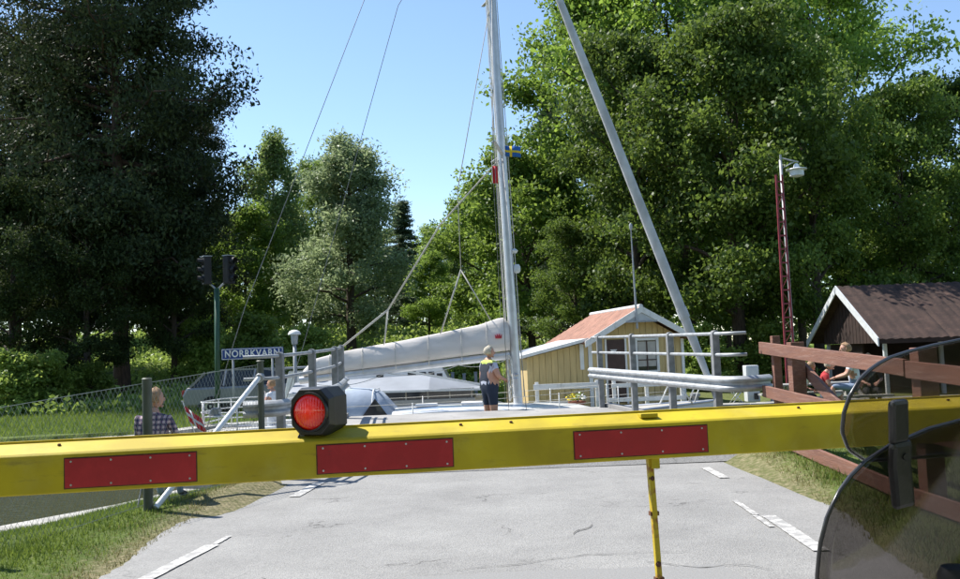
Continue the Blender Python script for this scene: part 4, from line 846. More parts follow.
def small_flag(nm, label, p, w, h, m1, cross=None):
    f = thing(nm, p, label, 'flag'); x, y, z = p; b = MB(); b.tube([(x, y, z - h), (x, y, z + .25)], .008, 5); b.build('halyard', MT['rope'], f)
    rows = [[(x + w * i / 8, y + .03 * math.sin(i * .9), z - .12 * w * i / 8 - h * j / 3) for j in range(4)] for i in range(9)]
    b = MB(); b.loft([r + [(q[0], q[1] + .004, q[2]) for q in reversed(r)] for r in rows]); b.build('cloth', MT[m1], f, smooth='all')
    if cross:
        for (a0, a1, b0, b1) in ((0, 1, .4, .6), (.3, .45, 0, 1)):
            rr = [[(x + w * u_, y + .03 * math.sin(u_ * 8 * .9) - .005, z - .12 * w * u_ - h * v_) for v_ in np.linspace(b0, b1, 3)] for u_ in np.linspace(a0, a1, 9)]
            b = MB(); b.loft([r + [(q[0], q[1] + .014, q[2]) for q in reversed(r)] for r in rr]); b.build('cross_bar', MT[cross], f, smooth='all')
small_flag('courtesy_flag', 'tiny blue and yellow flag right of the boat mast', (.72, 21.2, 6.62), .38, .26, 'flag_blue', 'flag_yellow')
small_flag('pennant', 'tiny pink red flag hanging left of the boat mast', (.40, 21.25, 6.15), .13, .42, 'flag_red')

# ================================================================ boats moored beyond
tour = thing('cabin_boat', (-2.5, 27.2, -.95), 'low cabin boat with grey canopy roof moored beyond the sailing boat', 'boat')
b = MB(); rings = []
for x, hb in ((-6.0, 1.1), (-4.5, 1.3), (-2, 1.35), (-.6, 1.1), (.1, .5), (.3, .08)): rings.append([(x, 27.4 - hb, .1), (x, 27.4 - hb * .9, -.6), (x, 27.4 - hb * .6, -1.1), (x, 27.4 + hb * .6, -1.1), (x, 27.4 + hb * .9, -.6), (x, 27.4 + hb, .1)])
b.loft(rings); b.build('hull', MT['boat_beige'], tour, smooth=True)
b = MB(); b.box(-5.6, -.25, 26.35, 28.5, .1, .42); cab = b.build('cabin', MT['boat_beige'], tour, bevel=.02)
b = MB(); b.box(-5.5, -.3, 26.47, 28.4, .42, .70); b.build('window_band', MT['glass'], cab)
for k in range(9):
    b = MB(); b.box(-5.5 + k * .64, -5.46 + k * .64, 26.445, 26.475, .41, .70); b.build('mullion', MT['boat_beige'], cab)
b = MB(); b.loft([[(-5.7, 26.2, .70), (-5.7, 27.4, 1.02), (-5.7, 28.6, .7)], [(-1.6, 26.2, .68), (-1.6, 27.4, 1.12), (-1.6, 28.6, .7)], [(-.12, 26.25, .64), (-.12, 27.4, .72), (-.12, 28.5, .66)]]); b.build('canopy_roof', MT['boat_grey'], tour)
b = MB(); b.bar((-5.7, 26.19, .72), (-.1, 26.24, .66), .03, .06); b.build('roof_edge', MT['white'], tour)
b = MB(); b.bar((-2.2, 26.3, 1.25), (-.1, 26.25, .80), .05, .06); b.build('canopy_spar', MT['white'], tour)
wb_ = thing('motor_cruiser', (-3.0, 29.6, -.95), 'white motor cruiser with small dark windows seen under the sail boom', 'boat')
b = MB(); rings = []
for x, hb in ((-7.2, 1.2), (-5, 1.4), (-2, 1.4), (-.5, .9), (.1, .1)): rings.append([(x, 29.8 - hb, .35), (x, 29.8 - hb * .92, -.5), (x, 29.8 - hb * .5, -1.1), (x, 29.8 + hb * .5, -1.1), (x, 29.8 + hb * .92, -.5), (x, 29.8 + hb, .35)])
b.loft(rings); b.build('hull', MT['hull'], wb_, smooth=True)
b = MB(); b.prism([(-6.4, 28.75, .33), (-.8, 28.75, .33), (-1.15, 28.75, 1.0), (-1.35, 28.75, 1.42), (-6.2, 28.75, 1.38)], (0, 2.1, 0)); cb_ = b.build('cabin', MT['hull'], wb_, bevel=.05)
for x0, x1, z0, z1 in ((-3.40, -3.18, 1.02, 1.2), (-2.40, -2.14, 1.02, 1.22), (-2.03, -1.82, .95, 1.18), (-1.74, -1.55, .95, 1.18), (-1.48, -1.30, .92, 1.12), (-4.9, -4.6, 1.0, 1.2)):
    b = MB(); b.box(x0, x1, 28.725, 28.76, z0, z1); b.build('window', MT['glass'], cb_, bevel=.01)
b = MB(); b.box(-6.3, -1.2, 28.65, 30.95, 1.43, 1.5); b.build('cabin_roof', MT['boat_grey'], wb_, bevel=.02)

# ================================================================ yellow kiosk on the far quay
kz = -.02; ky = 27.0
ks = thing('kiosk', (4.7, 27.0, kz), 'ochre yellow wooden kiosk with red tiled roof and white trim on the far quay', 'building')
def boards(x0, x1, y, zb, zt_fn, mat, parent, w=.2, th=.024, axis='x'):
    n_b = max(1, round((x1 - x0) / w)); w = (x1 - x0) / n_b
    for i in range(n_b):
        a, c = x0 + i * w + .006, x0 + (i + 1) * w - .006; q = MB()
        if axis == 'x': q.prism([(a, y, zb), (c, y, zb), (c, y, zt_fn(c)), (a, y, zt_fn(a))], (0, th, 0))
        else: q.prism([(y, a, zb), (y, c, zb), (y, c, zt_fn(c)), (y, a, zt_fn(a))], (th, 0, 0))
        q.build('board', mat, parent)
WXL, WXR, RX, RZ, EZ = 3.15, 6.05, 4.70, 2.86, 1.96
gab = lambda x: RZ - .14 - abs(x - RX) * (RZ - EZ) / 1.62
b = MB(); b.prism([(WXL, ky + .06, kz), (WXR, ky + .06, kz), (WXR, ky + .06, gab(WXR) - .05), (RX, ky + .06, RZ - .2), (WXL, ky + .06, gab(WXL) - .05)], (0, 4.2, 0)); wall = b.build('wall', MT['ochre'], ks)
b = MB(); b.prism([(1.25, ky + .06, kz), (3.14, ky + .06, kz), (3.14, ky + .06, 1.9), (1.25, ky + .06, 1.5)], (0, 3.0, 0)); ann = b.build('annex_wall', MT['ochre'], ks)
boards(1.22, 3.10, ky + .032, kz, lambda x: 1.51 + (x - 1.22) * .215, MT['ochre'], ann, .19)
boards(3.22, 3.62, ky + .032, kz, lambda x: gab(x), MT['ochre'], wall, .2); boards(4.30, 4.56, ky + .032, kz, lambda x: gab(x), MT['ochre'], wall, .2)
boards(5.32, 6.03, ky + .032, kz, lambda x: gab(x), MT['ochre'], wall, .2); boards(4.56, 5.32, ky + .032, kz, lambda x: .92, MT['ochre'], wall, .2)
boards(4.56, 5.32, ky + .032, 1.98, lambda x: gab(x), MT['ochre'], wall, .2); boards(3.62, 4.30, ky + .032, 1.98, lambda x: gab(x), MT['ochre'], wall, .2)
def piece(nm, mat, parent, *bx, bev=.006): q = MB(); q.box(*bx); return q.build(nm, MT[mat], parent, bevel=bev)
piece('corner_trim', 'white', ks, 3.10, 3.22, ky - .002, ky + .03, kz, 1.94); piece('corner_trim', 'white', ks, 6.03, 6.12, ky - .002, ky + .03, kz, 1.92); piece('corner_trim', 'white', ks, 2.84, 2.96, ky - .002, ky + .03, 1.1, 1.86)
dr = piece('door', 'door', ks, 3.68, 4.24, ky + .01, ky + .05, kz + .1, 1.95); piece('handle', 'chrome', dr, 4.14, 4.18, ky - .03, ky + .01, .95, 1.05, bev=.004)
b = MB(); b.prism([(3.78, ky + .003, 1.66), (4.0, ky + .003, 1.66), (3.89, ky + .003, 1.52)], (0, .008, 0)); b.build('notice', MT['white'], dr)
for x0 in (3.62, 4.24): piece('door_frame', 'white', ks, x0, x0 + .06, ky, ky + .05, kz + .05, 1.98)
wn_k = piece('window', 'glass', ks, 4.64, 5.24, ky + .03, ky + .05, 1.0, 1.9)
for x0, x1, z0, z1 in ((4.58, 4.64, .95, 1.98), (5.24, 5.32, .95, 1.98), (4.64, 5.24, .93, 1.0), (4.64, 5.24, 1.9, 1.97)): piece('window_frame', 'white', wn_k, x0, x1, ky - .002, ky + .05, z0, z1)
piece('curtain', 'boat_beige', wn_k, 4.66, 5.22, ky + .024, ky + .03, 1.12, 1.86, bev=0)
piece('mullion', 'door', wn_k, 4.92, 4.96, ky + .005, ky + .023, 1.0, 1.9); piece('mullion', 'door', wn_k, 4.64, 4.919, ky + .008, ky + .023, 1.30, 1.33); piece('mullion', 'door', wn_k, 4.961, 5.24, ky + .008, ky + .023, 1.30, 1.33)
# roof: pantile waves on two slopes and a lean-to
def pantile(nm, x0, z0, x1, z1, ya, yb, parent, mat='tile'):
    q = MB(); rows = []; nxx = 9; nyy = int((yb - ya) / .075)
    sl = Vector((x1 - x0, 0, z1 - z0)).normalized(); nr = Vector((-sl.z, 0, sl.x)); nr = nr if nr.z > 0 else -nr; top = []; bot = []
    for j in range(nyy + 1):
        y = ya + (yb - ya) * j / nyy; wv = .022 * math.sin(2 * math.pi * (y - ya) / .30); r = []
        for i in range(nxx * 2):
            t = (i // 2 + (i % 2)) / nxx; lift = .02 if i % 2 else 0
            p = Vector((x0 + (x1 - x0) * t, y, z0 + (z1 - z0) * t)) + nr * (.04 + wv + lift); r.append(p)
        rows.append(r + [Vector((x1, y, z1)) - nr * .02, Vector((x0, y, z0)) - nr * .02])
    q.loft(rows); return q.build(nm, MT[mat], parent, smooth=True)
LXE, RXE = RX - 1.78, RX + 1.68
rf = pantile('roof', LXE, RZ - .01 - 1.78 * .555, RX, RZ - .01, ky - .28, ky + 4.5, ks); pantile('roof', RXE, RZ - .01 - 1.68 * .555, RX, RZ - .01, ky - .28, ky + 4.5, ks)
b = MB(); b.tube([(RX, ky - .3, RZ + .05), (RX, ky + 4.5, RZ + .05)], .07, 10); b.build('ridge_tile', MT['grey_white'], rf, smooth=True)
for sx, xe in ((-1, LXE), (1, RXE)):
    b = MB(); ze = RZ - abs(xe - RX) * .555; b.prism([(RX, ky - .33, RZ + .06), (xe, ky - .33, ze + .06), (xe, ky - .33, ze - .13), (RX, ky - .33, RZ - .13)], (0, .045, 0)); b.build('bargeboard', MT['white'], ks)
b = MB(); b.prism([(RX - .55, ky - .30, RZ - .42), (RX + .55, ky - .30, RZ - .42), (RX, ky - .30, RZ - .12)], (0, .03, 0)); b.build('gable_panel', MT['grey_white'], ks)
b = MB(); b.prism([(1.05, ky - .2, 1.50), (3.05, ky - .2, 1.94), (3.05, ky - .2, 2.02), (1.05, ky - .2, 1.58)], (0, 3.3, 0)); b.build('annex_roof', MT['grey_white'], ks)
b = MB(); b.prism([(1.03, ky - .23, 1.50), (3.06, ky - .23, 1.945), (3.06, ky - .23, 2.035), (1.03, ky - .23, 1.59)], (0, .028, 0)); b.build('annex_bargeboard', MT['white'], ks)
ks.rotation_euler = (0, 0, rad(11))
ap = thing('aerial', (4.57, 26.62, 2.2), 'thin dark radio aerial standing in front of the kiosk gable', 'aerial')
b = MB(); b.tube([(4.60, 26.62, 2.25), (4.58, 26.62, 3.6), (4.56, 26.62, 5.2)], [.035, .028, .014], 8); b.build('mast', MT['grey_pole'], ap, smooth=True)
b = MB(); b.lathe([(.02, 0), (.05, .06), (.05, .16), (.015, .22)], (4.56, 26.62, 5.18), 8); b.build('tip', MT['grey_pole'], ap, smooth=True)
b = MB(); b.bar((3.95, 26.6, 2.46), (5.2, 26.6, 2.46), .04, .05); b.build('bracket', MT['grey_pole'], ap)
# white board railing on the quay edge
qr = thing('quay_railing', (3.3, 25.5, .03), 'white board railing along the quay in front of the yellow kiosk', 'railing')
for x0, x1, z0, z1 in ((1.4, 3.28, .60, .76), (1.4, 2.7, .13, .27), (3.6, 5.7, .58, .70), (3.5, 5.7, .18, .30)): piece('board', 'white', qr, x0, x1, 25.5, 25.54, z0, z1)
for x in (1.5, 3.2, 3.68, 4.6, 5.6): piece('post', 'white', qr, x - .05, x + .05, 25.545, 25.63, .03, .82)
pt_ = thing('flower_pot', (2.58, 25.25, .05), 'terracotta pot of yellow and white flowers on the far quay', 'flower pot')
b = MB(); b.lathe([(.15, 0), (.23, .16), (.25, .18), (.25, .21), (.21, .2), (.20, .12)], (2.58, 25.25, .05), 16); b.build('pot', MT['terracotta'], pt_, smooth=True)
for nm, mt, k, cxk in (('blossom', 'flag_yellow', 60, -.10), ('blossom', 'white', 60, .10), ('foliage', 'fern', 160, 0)):
    b = MB()
    for _ in range(k):
        p = Vector((2.58 + cxk + rg.normal(0, .09), 25.25 + rg.normal(0, .1), .30 + abs(rg.normal(0, .07)))); a = Vector(rg.normal(size=3)).normalized() * .035; c = a.orthogonal().normalized() * .03; b.add([p + a, p + c, p - a, p - c], [(0, 1, 2, 3)])
    tag(b.build(nm, MT[mt], pt_, fix=False), kind='stuff')
bx = thing('electric_cabinet', (7.62, 25.7, .03), 'pale grey electric cabinet on the quay right of the bridge', 'cabinet')
piece('body', 'grey_white', bx, 7.44, 7.80, 25.6, 25.95, .03, 1.06, bev=.02); piece('door_panel', 'grey_white', bx, 7.47, 7.77, 25.585, 25.6, .2, 1.0); piece('vent', 'black', bx, 7.62, 7.75, 25.575, 25.585, .1, .28, bev=0)
ft = thing('folding_table', (7.05, 25.4, .03), 'small white folding table beside the electric cabinet', 'table')
piece('top', 'white', ft, 6.82, 7.3, 25.2, 25.55, .40, .43)
for p, q in (((6.9, 25.22, .03), (7.2, 25.22, .4)), ((7.2, 25.24, .03), (6.9, 25.24, .4)), ((6.9, 25.52, .03), (7.2, 25.52, .4)), ((7.2, 25.5, .03), (6.9, 25.5, .4))): line([p, q], .012, 'leg', 'alu', ft)
for k, (x, lbl) in enumerate(((5.9, 'round iron bollard on the quay nearest the yellow kiosk'), (8.1, 'round iron bollard on the quay right of the electric cabinet'))):
    bo = thing('bollard', (x, 25.35, .03), lbl, 'bollard', 'mooring bollards'); b = MB(); b.lathe([(.12, 0), (.09, .06), (.09, .2), (.15, .25), (.15, .31), (.08, .34)], (x, 25.35, .03), 14); b.build('post', MT['steel_dark'], bo, smooth=True)
    b = MB(); b.lathe([(.22, 0), (.22, .03), (.2, .04)], (x, 25.35, .0), 14); b.build('base_plate', MT['steel_dark'], bo)

# ================================================================ open hut, red lattice lamp mast, signal, name sign, car
ht = thing('open_hut', (17, 28.8, 0), 'dark timber hut with brown roof and pale bargeboards at the right edge', 'building')
HX, HY0, HY1, HR, HE = 11.4, 25.9, 31.6, 3.34, 1.62; hm = (HY0 + HY1) / 2; HXE = 22
b = MB(); q = [(HX + .35, HY0 + .6, 1.85), (HX + .35, hm, HR - .25), (HX + .35, HY1 - .6, 1.85), (HX + .35, HY1 - .6, 1.55), (HX + .35, HY0 + .6, 1.55)]; b.prism(q, (.06, 0, 0)); gbw = b.build('gable_wall', MT['hut_wood'], ht)
for i in range(18):
    y = HY0 + .65 + i * (HY1 - HY0 - 1.3) / 18; zt = min(HR - .3, 1.62 + (min(y - HY0, HY1 - y)) * .58); q = MB(); q.box(HX + .325, HX + .348, y + .008, y + .225, 1.55, zt); q.build('board', MT['hut_wood'], gbw)
b = MB(); b.box(HX + 1.2, HXE, HY1 - .7, HY1 - .62, 0, 1.9); b.build('back_wall', MT['hut_wood'], ht)
b = MB(); b.box(HX + .5, HX + .56, HY0 + 2.4, HY1 - .65, 0, 1.54); b.build('end_wall', MT['hut_wood'], ht)
for ya, za, yb in ((HY0, HE, hm), (HY1, HE, hm)):
    b = MB(); rows = []
    sl = Vector((0, yb - ya, HR - za)).normalized(); nr = Vector((0, -sl.z, sl.y)); nr = nr if nr.z > 0 else -nr
    for i in range(120):
        x = HX + (HXE - HX) * i / 119; wv = .02 * math.sin(i * 2.1) + rg.normal(0, .006)
        r = [Vector((x, ya + (yb - ya) * (k // 2 + k % 2) / 9, za + (HR - za) * (k // 2 + k % 2) / 9)) + nr * (.05 + wv + (.02 if k % 2 else 0)) for k in range(18)]
        rows.append(r + [Vector((x, yb, HR)) - nr * .03, Vector((x, ya, za)) - nr * .03])
    b.loft(rows); b.build('roof', MT['hut_roof'], ht, smooth=True)
    b = MB(); b.prism([(HX - .05, ya, za + .08), (HX - .05, yb, HR + .08), (HX - .05, yb, HR - .16), (HX - .05, ya, za - .16)], (.04, 0, 0)); b.build('bargeboard', MT['grey_white'], ht)
b = MB(); b.box(HX, HXE, HY0 - .02, HY0 + .03, HE - .09, HE + .03); b.build('eaves_board', MT['hut_wood'], ht)
for x, y in ((HX + .45, HY0 + .7), (HX + 2.1, HY0 + .7), (HX + 5, HY0 + .7), (HX + 8, HY0 + .7), (HX + .45, HY1 - .7)): piece('post', 'grey_white', ht, x - .05, x + .05, y - .05, y + .05, 0, 1.85)
lm = thing('lamp_mast', (8.45, 24.0 + 2.2, 0), 'tall red lattice lamp mast with a white hanging lamp', 'lamp post')
lX, lY = 8.9, 26.2
def LP(dx, z): return (lX + dx, lY, z)
for sgn in (-1, 1):
    b = MB(); b.bar((lX - .12 * 0 + sgn * .13, lY, 0), (lX + .02 + sgn * .085, lY, 6.6), .05, .05); b.build('chord', MT['lattice'], lm)
for k in range(16):
    z = .4 + k * .40; w = .13 - .045 * z / 6.6; q = MB(); q.bar((lX - w, lY, z), (lX + w + .02, lY, z + (.0 if k % 2 else .0)), .03, .045); q.build('rung', MT['lattice'], lm)
    if k < 15: q = MB(); q.bar((lX - w * (1 if k % 2 else -1), lY + .012, z), (lX + w * (1 if k % 2 else -1), lY + .012, z + .40), .014, .014); q.build('diagonal', MT['lattice'], lm)
line([(lX + .14, lY + .02, 0), (lX + .10, lY + .02, 7.05)], .045, 'pole', 'grey_pole', lm); 
b = MB(); b.tube([(lX + .10, lY, 7.04), (lX + .10, lY, 7.2)], .03, 8); b.build('pole_top', MT['grey_pole'], lm)
arm = line([(lX + .10, lY, 7.1), (lX + .35, lY, 7.03), (lX + .62, lY, 6.96)], .022, 'arm', 'grey_pole', lm); line([(lX + .10, lY, 6.78), (lX + .5, lY, 6.98)], .014, 'strut', 'grey_pole', arm)
b = MB(); b.lathe([(.03, .24), (.07, .2), (.09, .12), (.29, .07), (.30, .05), (.20, .03), (.20, -.13), (.10, -.16), (.01, -.165)], (lX + .55, lY, 6.68), 18); b.build('lamp_head', MT['lamp_white'], lm, smooth=True)
tl = thing('traffic_signal', (-8.1, 27.5, 0), 'twin headed black traffic signal on a dark green post across the canal', 'traffic signal')
line([(-8.1, 27.5, -.05), (-8.06, 27.5, 4.0)], .085, 'pole', 'dark_green', tl)
b = MB(); b.tube([(-8.4, 27.5, 4.25), (-8.06, 27.5, 3.95), (-7.72, 27.5, 4.25)], .035, 8); b.build('yoke', MT['grey_pole'], tl, smooth=True)
for hx, ang in ((-8.36, rad(118)), (-7.68, rad(62 - 180 + 130))):
    f = Vector((math.cos(ang), math.sin(ang) * .35, 0)).normalized() if hx < -8 else Vector((.85, -.5, 0)).normalized(); sdv = Vector((-f.y, f.x, 0))
    if hx < -8: f = Vector((-.85, -.5, 0)).normalized(); sdv = Vector((-f.y, f.x, 0))
    b = MB(); b.frame((hx, 27.5, 4.55), f * .11, sdv * .15, V(0, 0, .43)); hd = b.build('signal_head', MT['signal'], tl, bevel=.02)
    b = MB(); b.frame((hx, 27.5, 4.99), f * .13, sdv * .16, V(0, 0, .012)); b.build('top_plate', MT['grey_pole'], hd)
    for z in (4.82, 4.55, 4.28):
        c = Vector((hx, 27.5, z)) + f * .112; q = MB(); rings = []
        for r, d in ((.105, 0), (.105, .17), (.097, .17), (.097, 0)): rings.append([c + f * (d if math.sin(t) > -.3 else min(d, .05)) + sdv * r * math.cos(t) + V(0, 0, r * math.sin(t)) for t in np.linspace(0, 2 * math.pi, 20, endpoint=False)])
        q.loft(rings, cap=False); q.build('visor', MT['signal'], hd)
        q = MB(); q.add([c + f * .004 + sdv * .09 * math.cos(t) + V(0, 0, .09 * math.sin(t)) for t in np.linspace(0, 2 * math.pi, 16, endpoint=False)], [tuple(range(16))]); q.build('lens', MT['glass'], hd, fix=False)
sg = thing('name_sign', (-7.0, 27.5, 0), 'blue sign with white lettering NORRKVARN across the canal', 'sign')
piece('panel', 'sign_blue', sg, -7.94, -6.05, 27.42, 27.45, 1.79, 2.13, bev=.01)
for x0, x1, z0, z1 in ((-7.92, -6.07, 2.10, 2.115), (-7.92, -6.07, 1.805, 1.82), (-7.92, -7.905, 1.82, 2.10), (-6.085, -6.07, 1.82, 2.10)): piece('border', 'white', sg, x0, x1, 27.414, 27.42, z0, z1, bev=0)
for x in (-7.6, -6.4): line([(x, 27.49, -.05), (x, 27.49, 2.1)], .035, 'post', 'grey_pole', sg)
cu_ = bpy.data.curves.new('lettering', 'FONT'); cu_.body = 'NORRKVARN'; cu_.size = .285; cu_.extrude = .003; cu_.align_x = 'CENTER'; cu_.align_y = 'CENTER'; cu_.space_character = 1.12; cu_.offset = .006
to = bpy.data.objects.new('tmp_text', cu_); COL.objects.link(to); dg = bpy.context.evaluated_depsgraph_get(); tm = bpy.data.meshes.new_from_object(to.evaluated_get(dg)); bpy.data.objects.remove(to)
w_ = max(v.co.x for v in tm.vertices) - min(v.co.x for v in tm.vertices); tm.transform(Matrix.Diagonal((1.66 / w_, 1, 1, 1))); tm.materials.clear(); tm.materials.append(MT['white'])
tx = shared('lettering', tm, sg, (-6.995 + 7.0, 27.413 - 27.5, 1.962), (rad(90), 0, 0)); tag(tx, 'white lettering reading NORRKVARN')
dm = thing('post_lamp', (-5.87, 28.0, 0), 'short grey post lamp with a white domed cap beside the blue sign', 'post lamp')
line([(-5.82, 28.0, 0), (-5.82, 28.0, 2.2)], .06, 'post', 'grey_pole', dm); b = MB(); b.lathe([(.09, 2.2), (.1, 2.28), (.12, 2.46), (.11, 2.5)], (-5.82, 28.0, 0), 14); b.build('lantern', MT['grey_pole'], dm, smooth=True)
b = MB(); b.lathe([(.20, 2.50), (.2, 2.53), (.16, 2.60), (.08, 2.64), (.01, 2.65)], (-5.82, 28.0, 0), 16); b.build('dome', MT['white'], dm, smooth=True)
# parked car
ca = thing('parked_car', (-7.6, 30.2, gz(-7.6, 30.2)), 'silver estate car parked on the grass behind the canal', 'car'); z0 = gz(-7.6, 30.2)
side = [(-9.75, .35), (-9.8, .7), (-9.65, .92), (-9.5, 1.02), (-9.0, 1.42), (-8.6, 1.50), (-7.2, 1.50), (-6.7, 1.42), (-6.1, 1.0), (-5.2, .88), (-5.0, .65), (-5.05, .35)]
body = [(-9.75, .32), (-9.82, .7), (-9.68, .95), (-6.15, .98), (-5.2, .88), (-5.0, .62), (-5.05, .32)]
b = MB(); b.prism([(x, 29.4, z0 + z) for x, z in body], (0, 1.7, 0)); cbd = b.build('body', MT['silver'], ca, bevel=.08)
b = MB(); g0 = [(-9.6, .94), (-9.0, 1.40), (-8.6, 1.46), (-7.2, 1.46), (-6.75, 1.38), (-6.1, .96)]; b.loft([[(x, 29.44, z0 + .95 + (z - .95) * 0) if False else (x, 29.44 + (z - .94) * .35, z0 + z) for x, z in g0], [(x, 31.06 - (z - .94) * .35, z0 + z) for x, z in g0]]); b.build('glasshouse', MT['glass'], ca, bevel=.02)
b = MB(); b.loft([[(x, 29.6, z0 + z + .03) for x, z in ((-9.05, 1.40), (-8.6, 1.47), (-7.2, 1.47), (-6.7, 1.38))], [(x, 30.9, z0 + z + .03) for x, z in ((-9.05, 1.40), (-8.6, 1.47), (-7.2, 1.47), (-6.7, 1.38))]], closed=False); rfm = b.build('roof', MT['silver'], ca); rfm.modifiers.new('s', 'SOLIDIFY').thickness = .05
for x0, x1 in ((-9.55, -9.1), (-8.45, -8.40), (-7.5, -7.44), (-6.75, -6.1)):
    b = MB(); zt_a = .96 if x0 < -9 else 1.45; zt_b = 1.42 if x0 < -9 else (.97 if x0 == -6.75 else .97)
    if x0 == -6.75: p, q = (x0, 29.575, z0 + 1.42), (x1, 29.43, z0 + .97)
    elif x0 < -9: p, q = (x0, 29.43, z0 + .96), (x1, 29.575, z0 + 1.42)
    else: p, q = (x0, 29.43, z0 + .96), (x1, 29.60, z0 + 1.46)
    b.bar(p, q, .05, .07); b.build('pillar', MT['silver'], ca)
for x in (-8.85, -5.95):
    for y in (29.38, 31.1):
        b = MB(); b.lathe([(.2, -.1), (.31, -.1), (.325, 0), (.31, .1), (.2, .1)], (x, y, z0 + .325), 20, 'y'); wv = b.build('wheel', MT['rubber'], ca, smooth=True)
        b = MB(); b.lathe([(.20, -.08), (.19, -.105), (.05, -.095), (.04, -.12), (.01, -.12)] if y < 30 else [(.20, .08), (.19, .105), (.05, .095), (.01, .12)], (x, y, z0 + .325), 16, 'y'); b.build('rim', MT['chrome'], wv)
piece('tail_lamp', 'amber', ca, -9.84, -9.76, 29.45, 29.62, z0 + .66, z0 + .86); piece('headlight', 'lamp_white', ca, -5.12, -5.0, 29.42, 29.62, z0 + .66, z0 + .8); piece('door_handle', 'silver', cbd, -7.9, -7.72, 29.375, 29.4, z0 + .84, z0 + .87)
piece('sill', 'black', ca, -9.3, -5.5, 29.385, 29.42, z0 + .3, z0 + .4)
# low post fence beyond the moored boats
for k in range(6):
    x = .15 - k * .42; y = 32.2 + .2 * k; zz = gz(x, y); b = MB(); b.box(-.055, .055, -.055, .055, -.1, .95 + .05 * (k % 2)); b.box(-.065, .065, -.065, .065, .95 + .05 * (k % 2), .99 + .05 * (k % 2))
    o = b.build('fence_post', MT['grey_pole'], None, bevel=.01); o.location = (x, y, zz); tag(o, ('rightmost', 'second from right', 'third from right', 'third from left', 'second from left', 'leftmost')[k] + ' of the slim grey posts on the grass behind the boats', 'post', 'posts on the grass behind the boats')

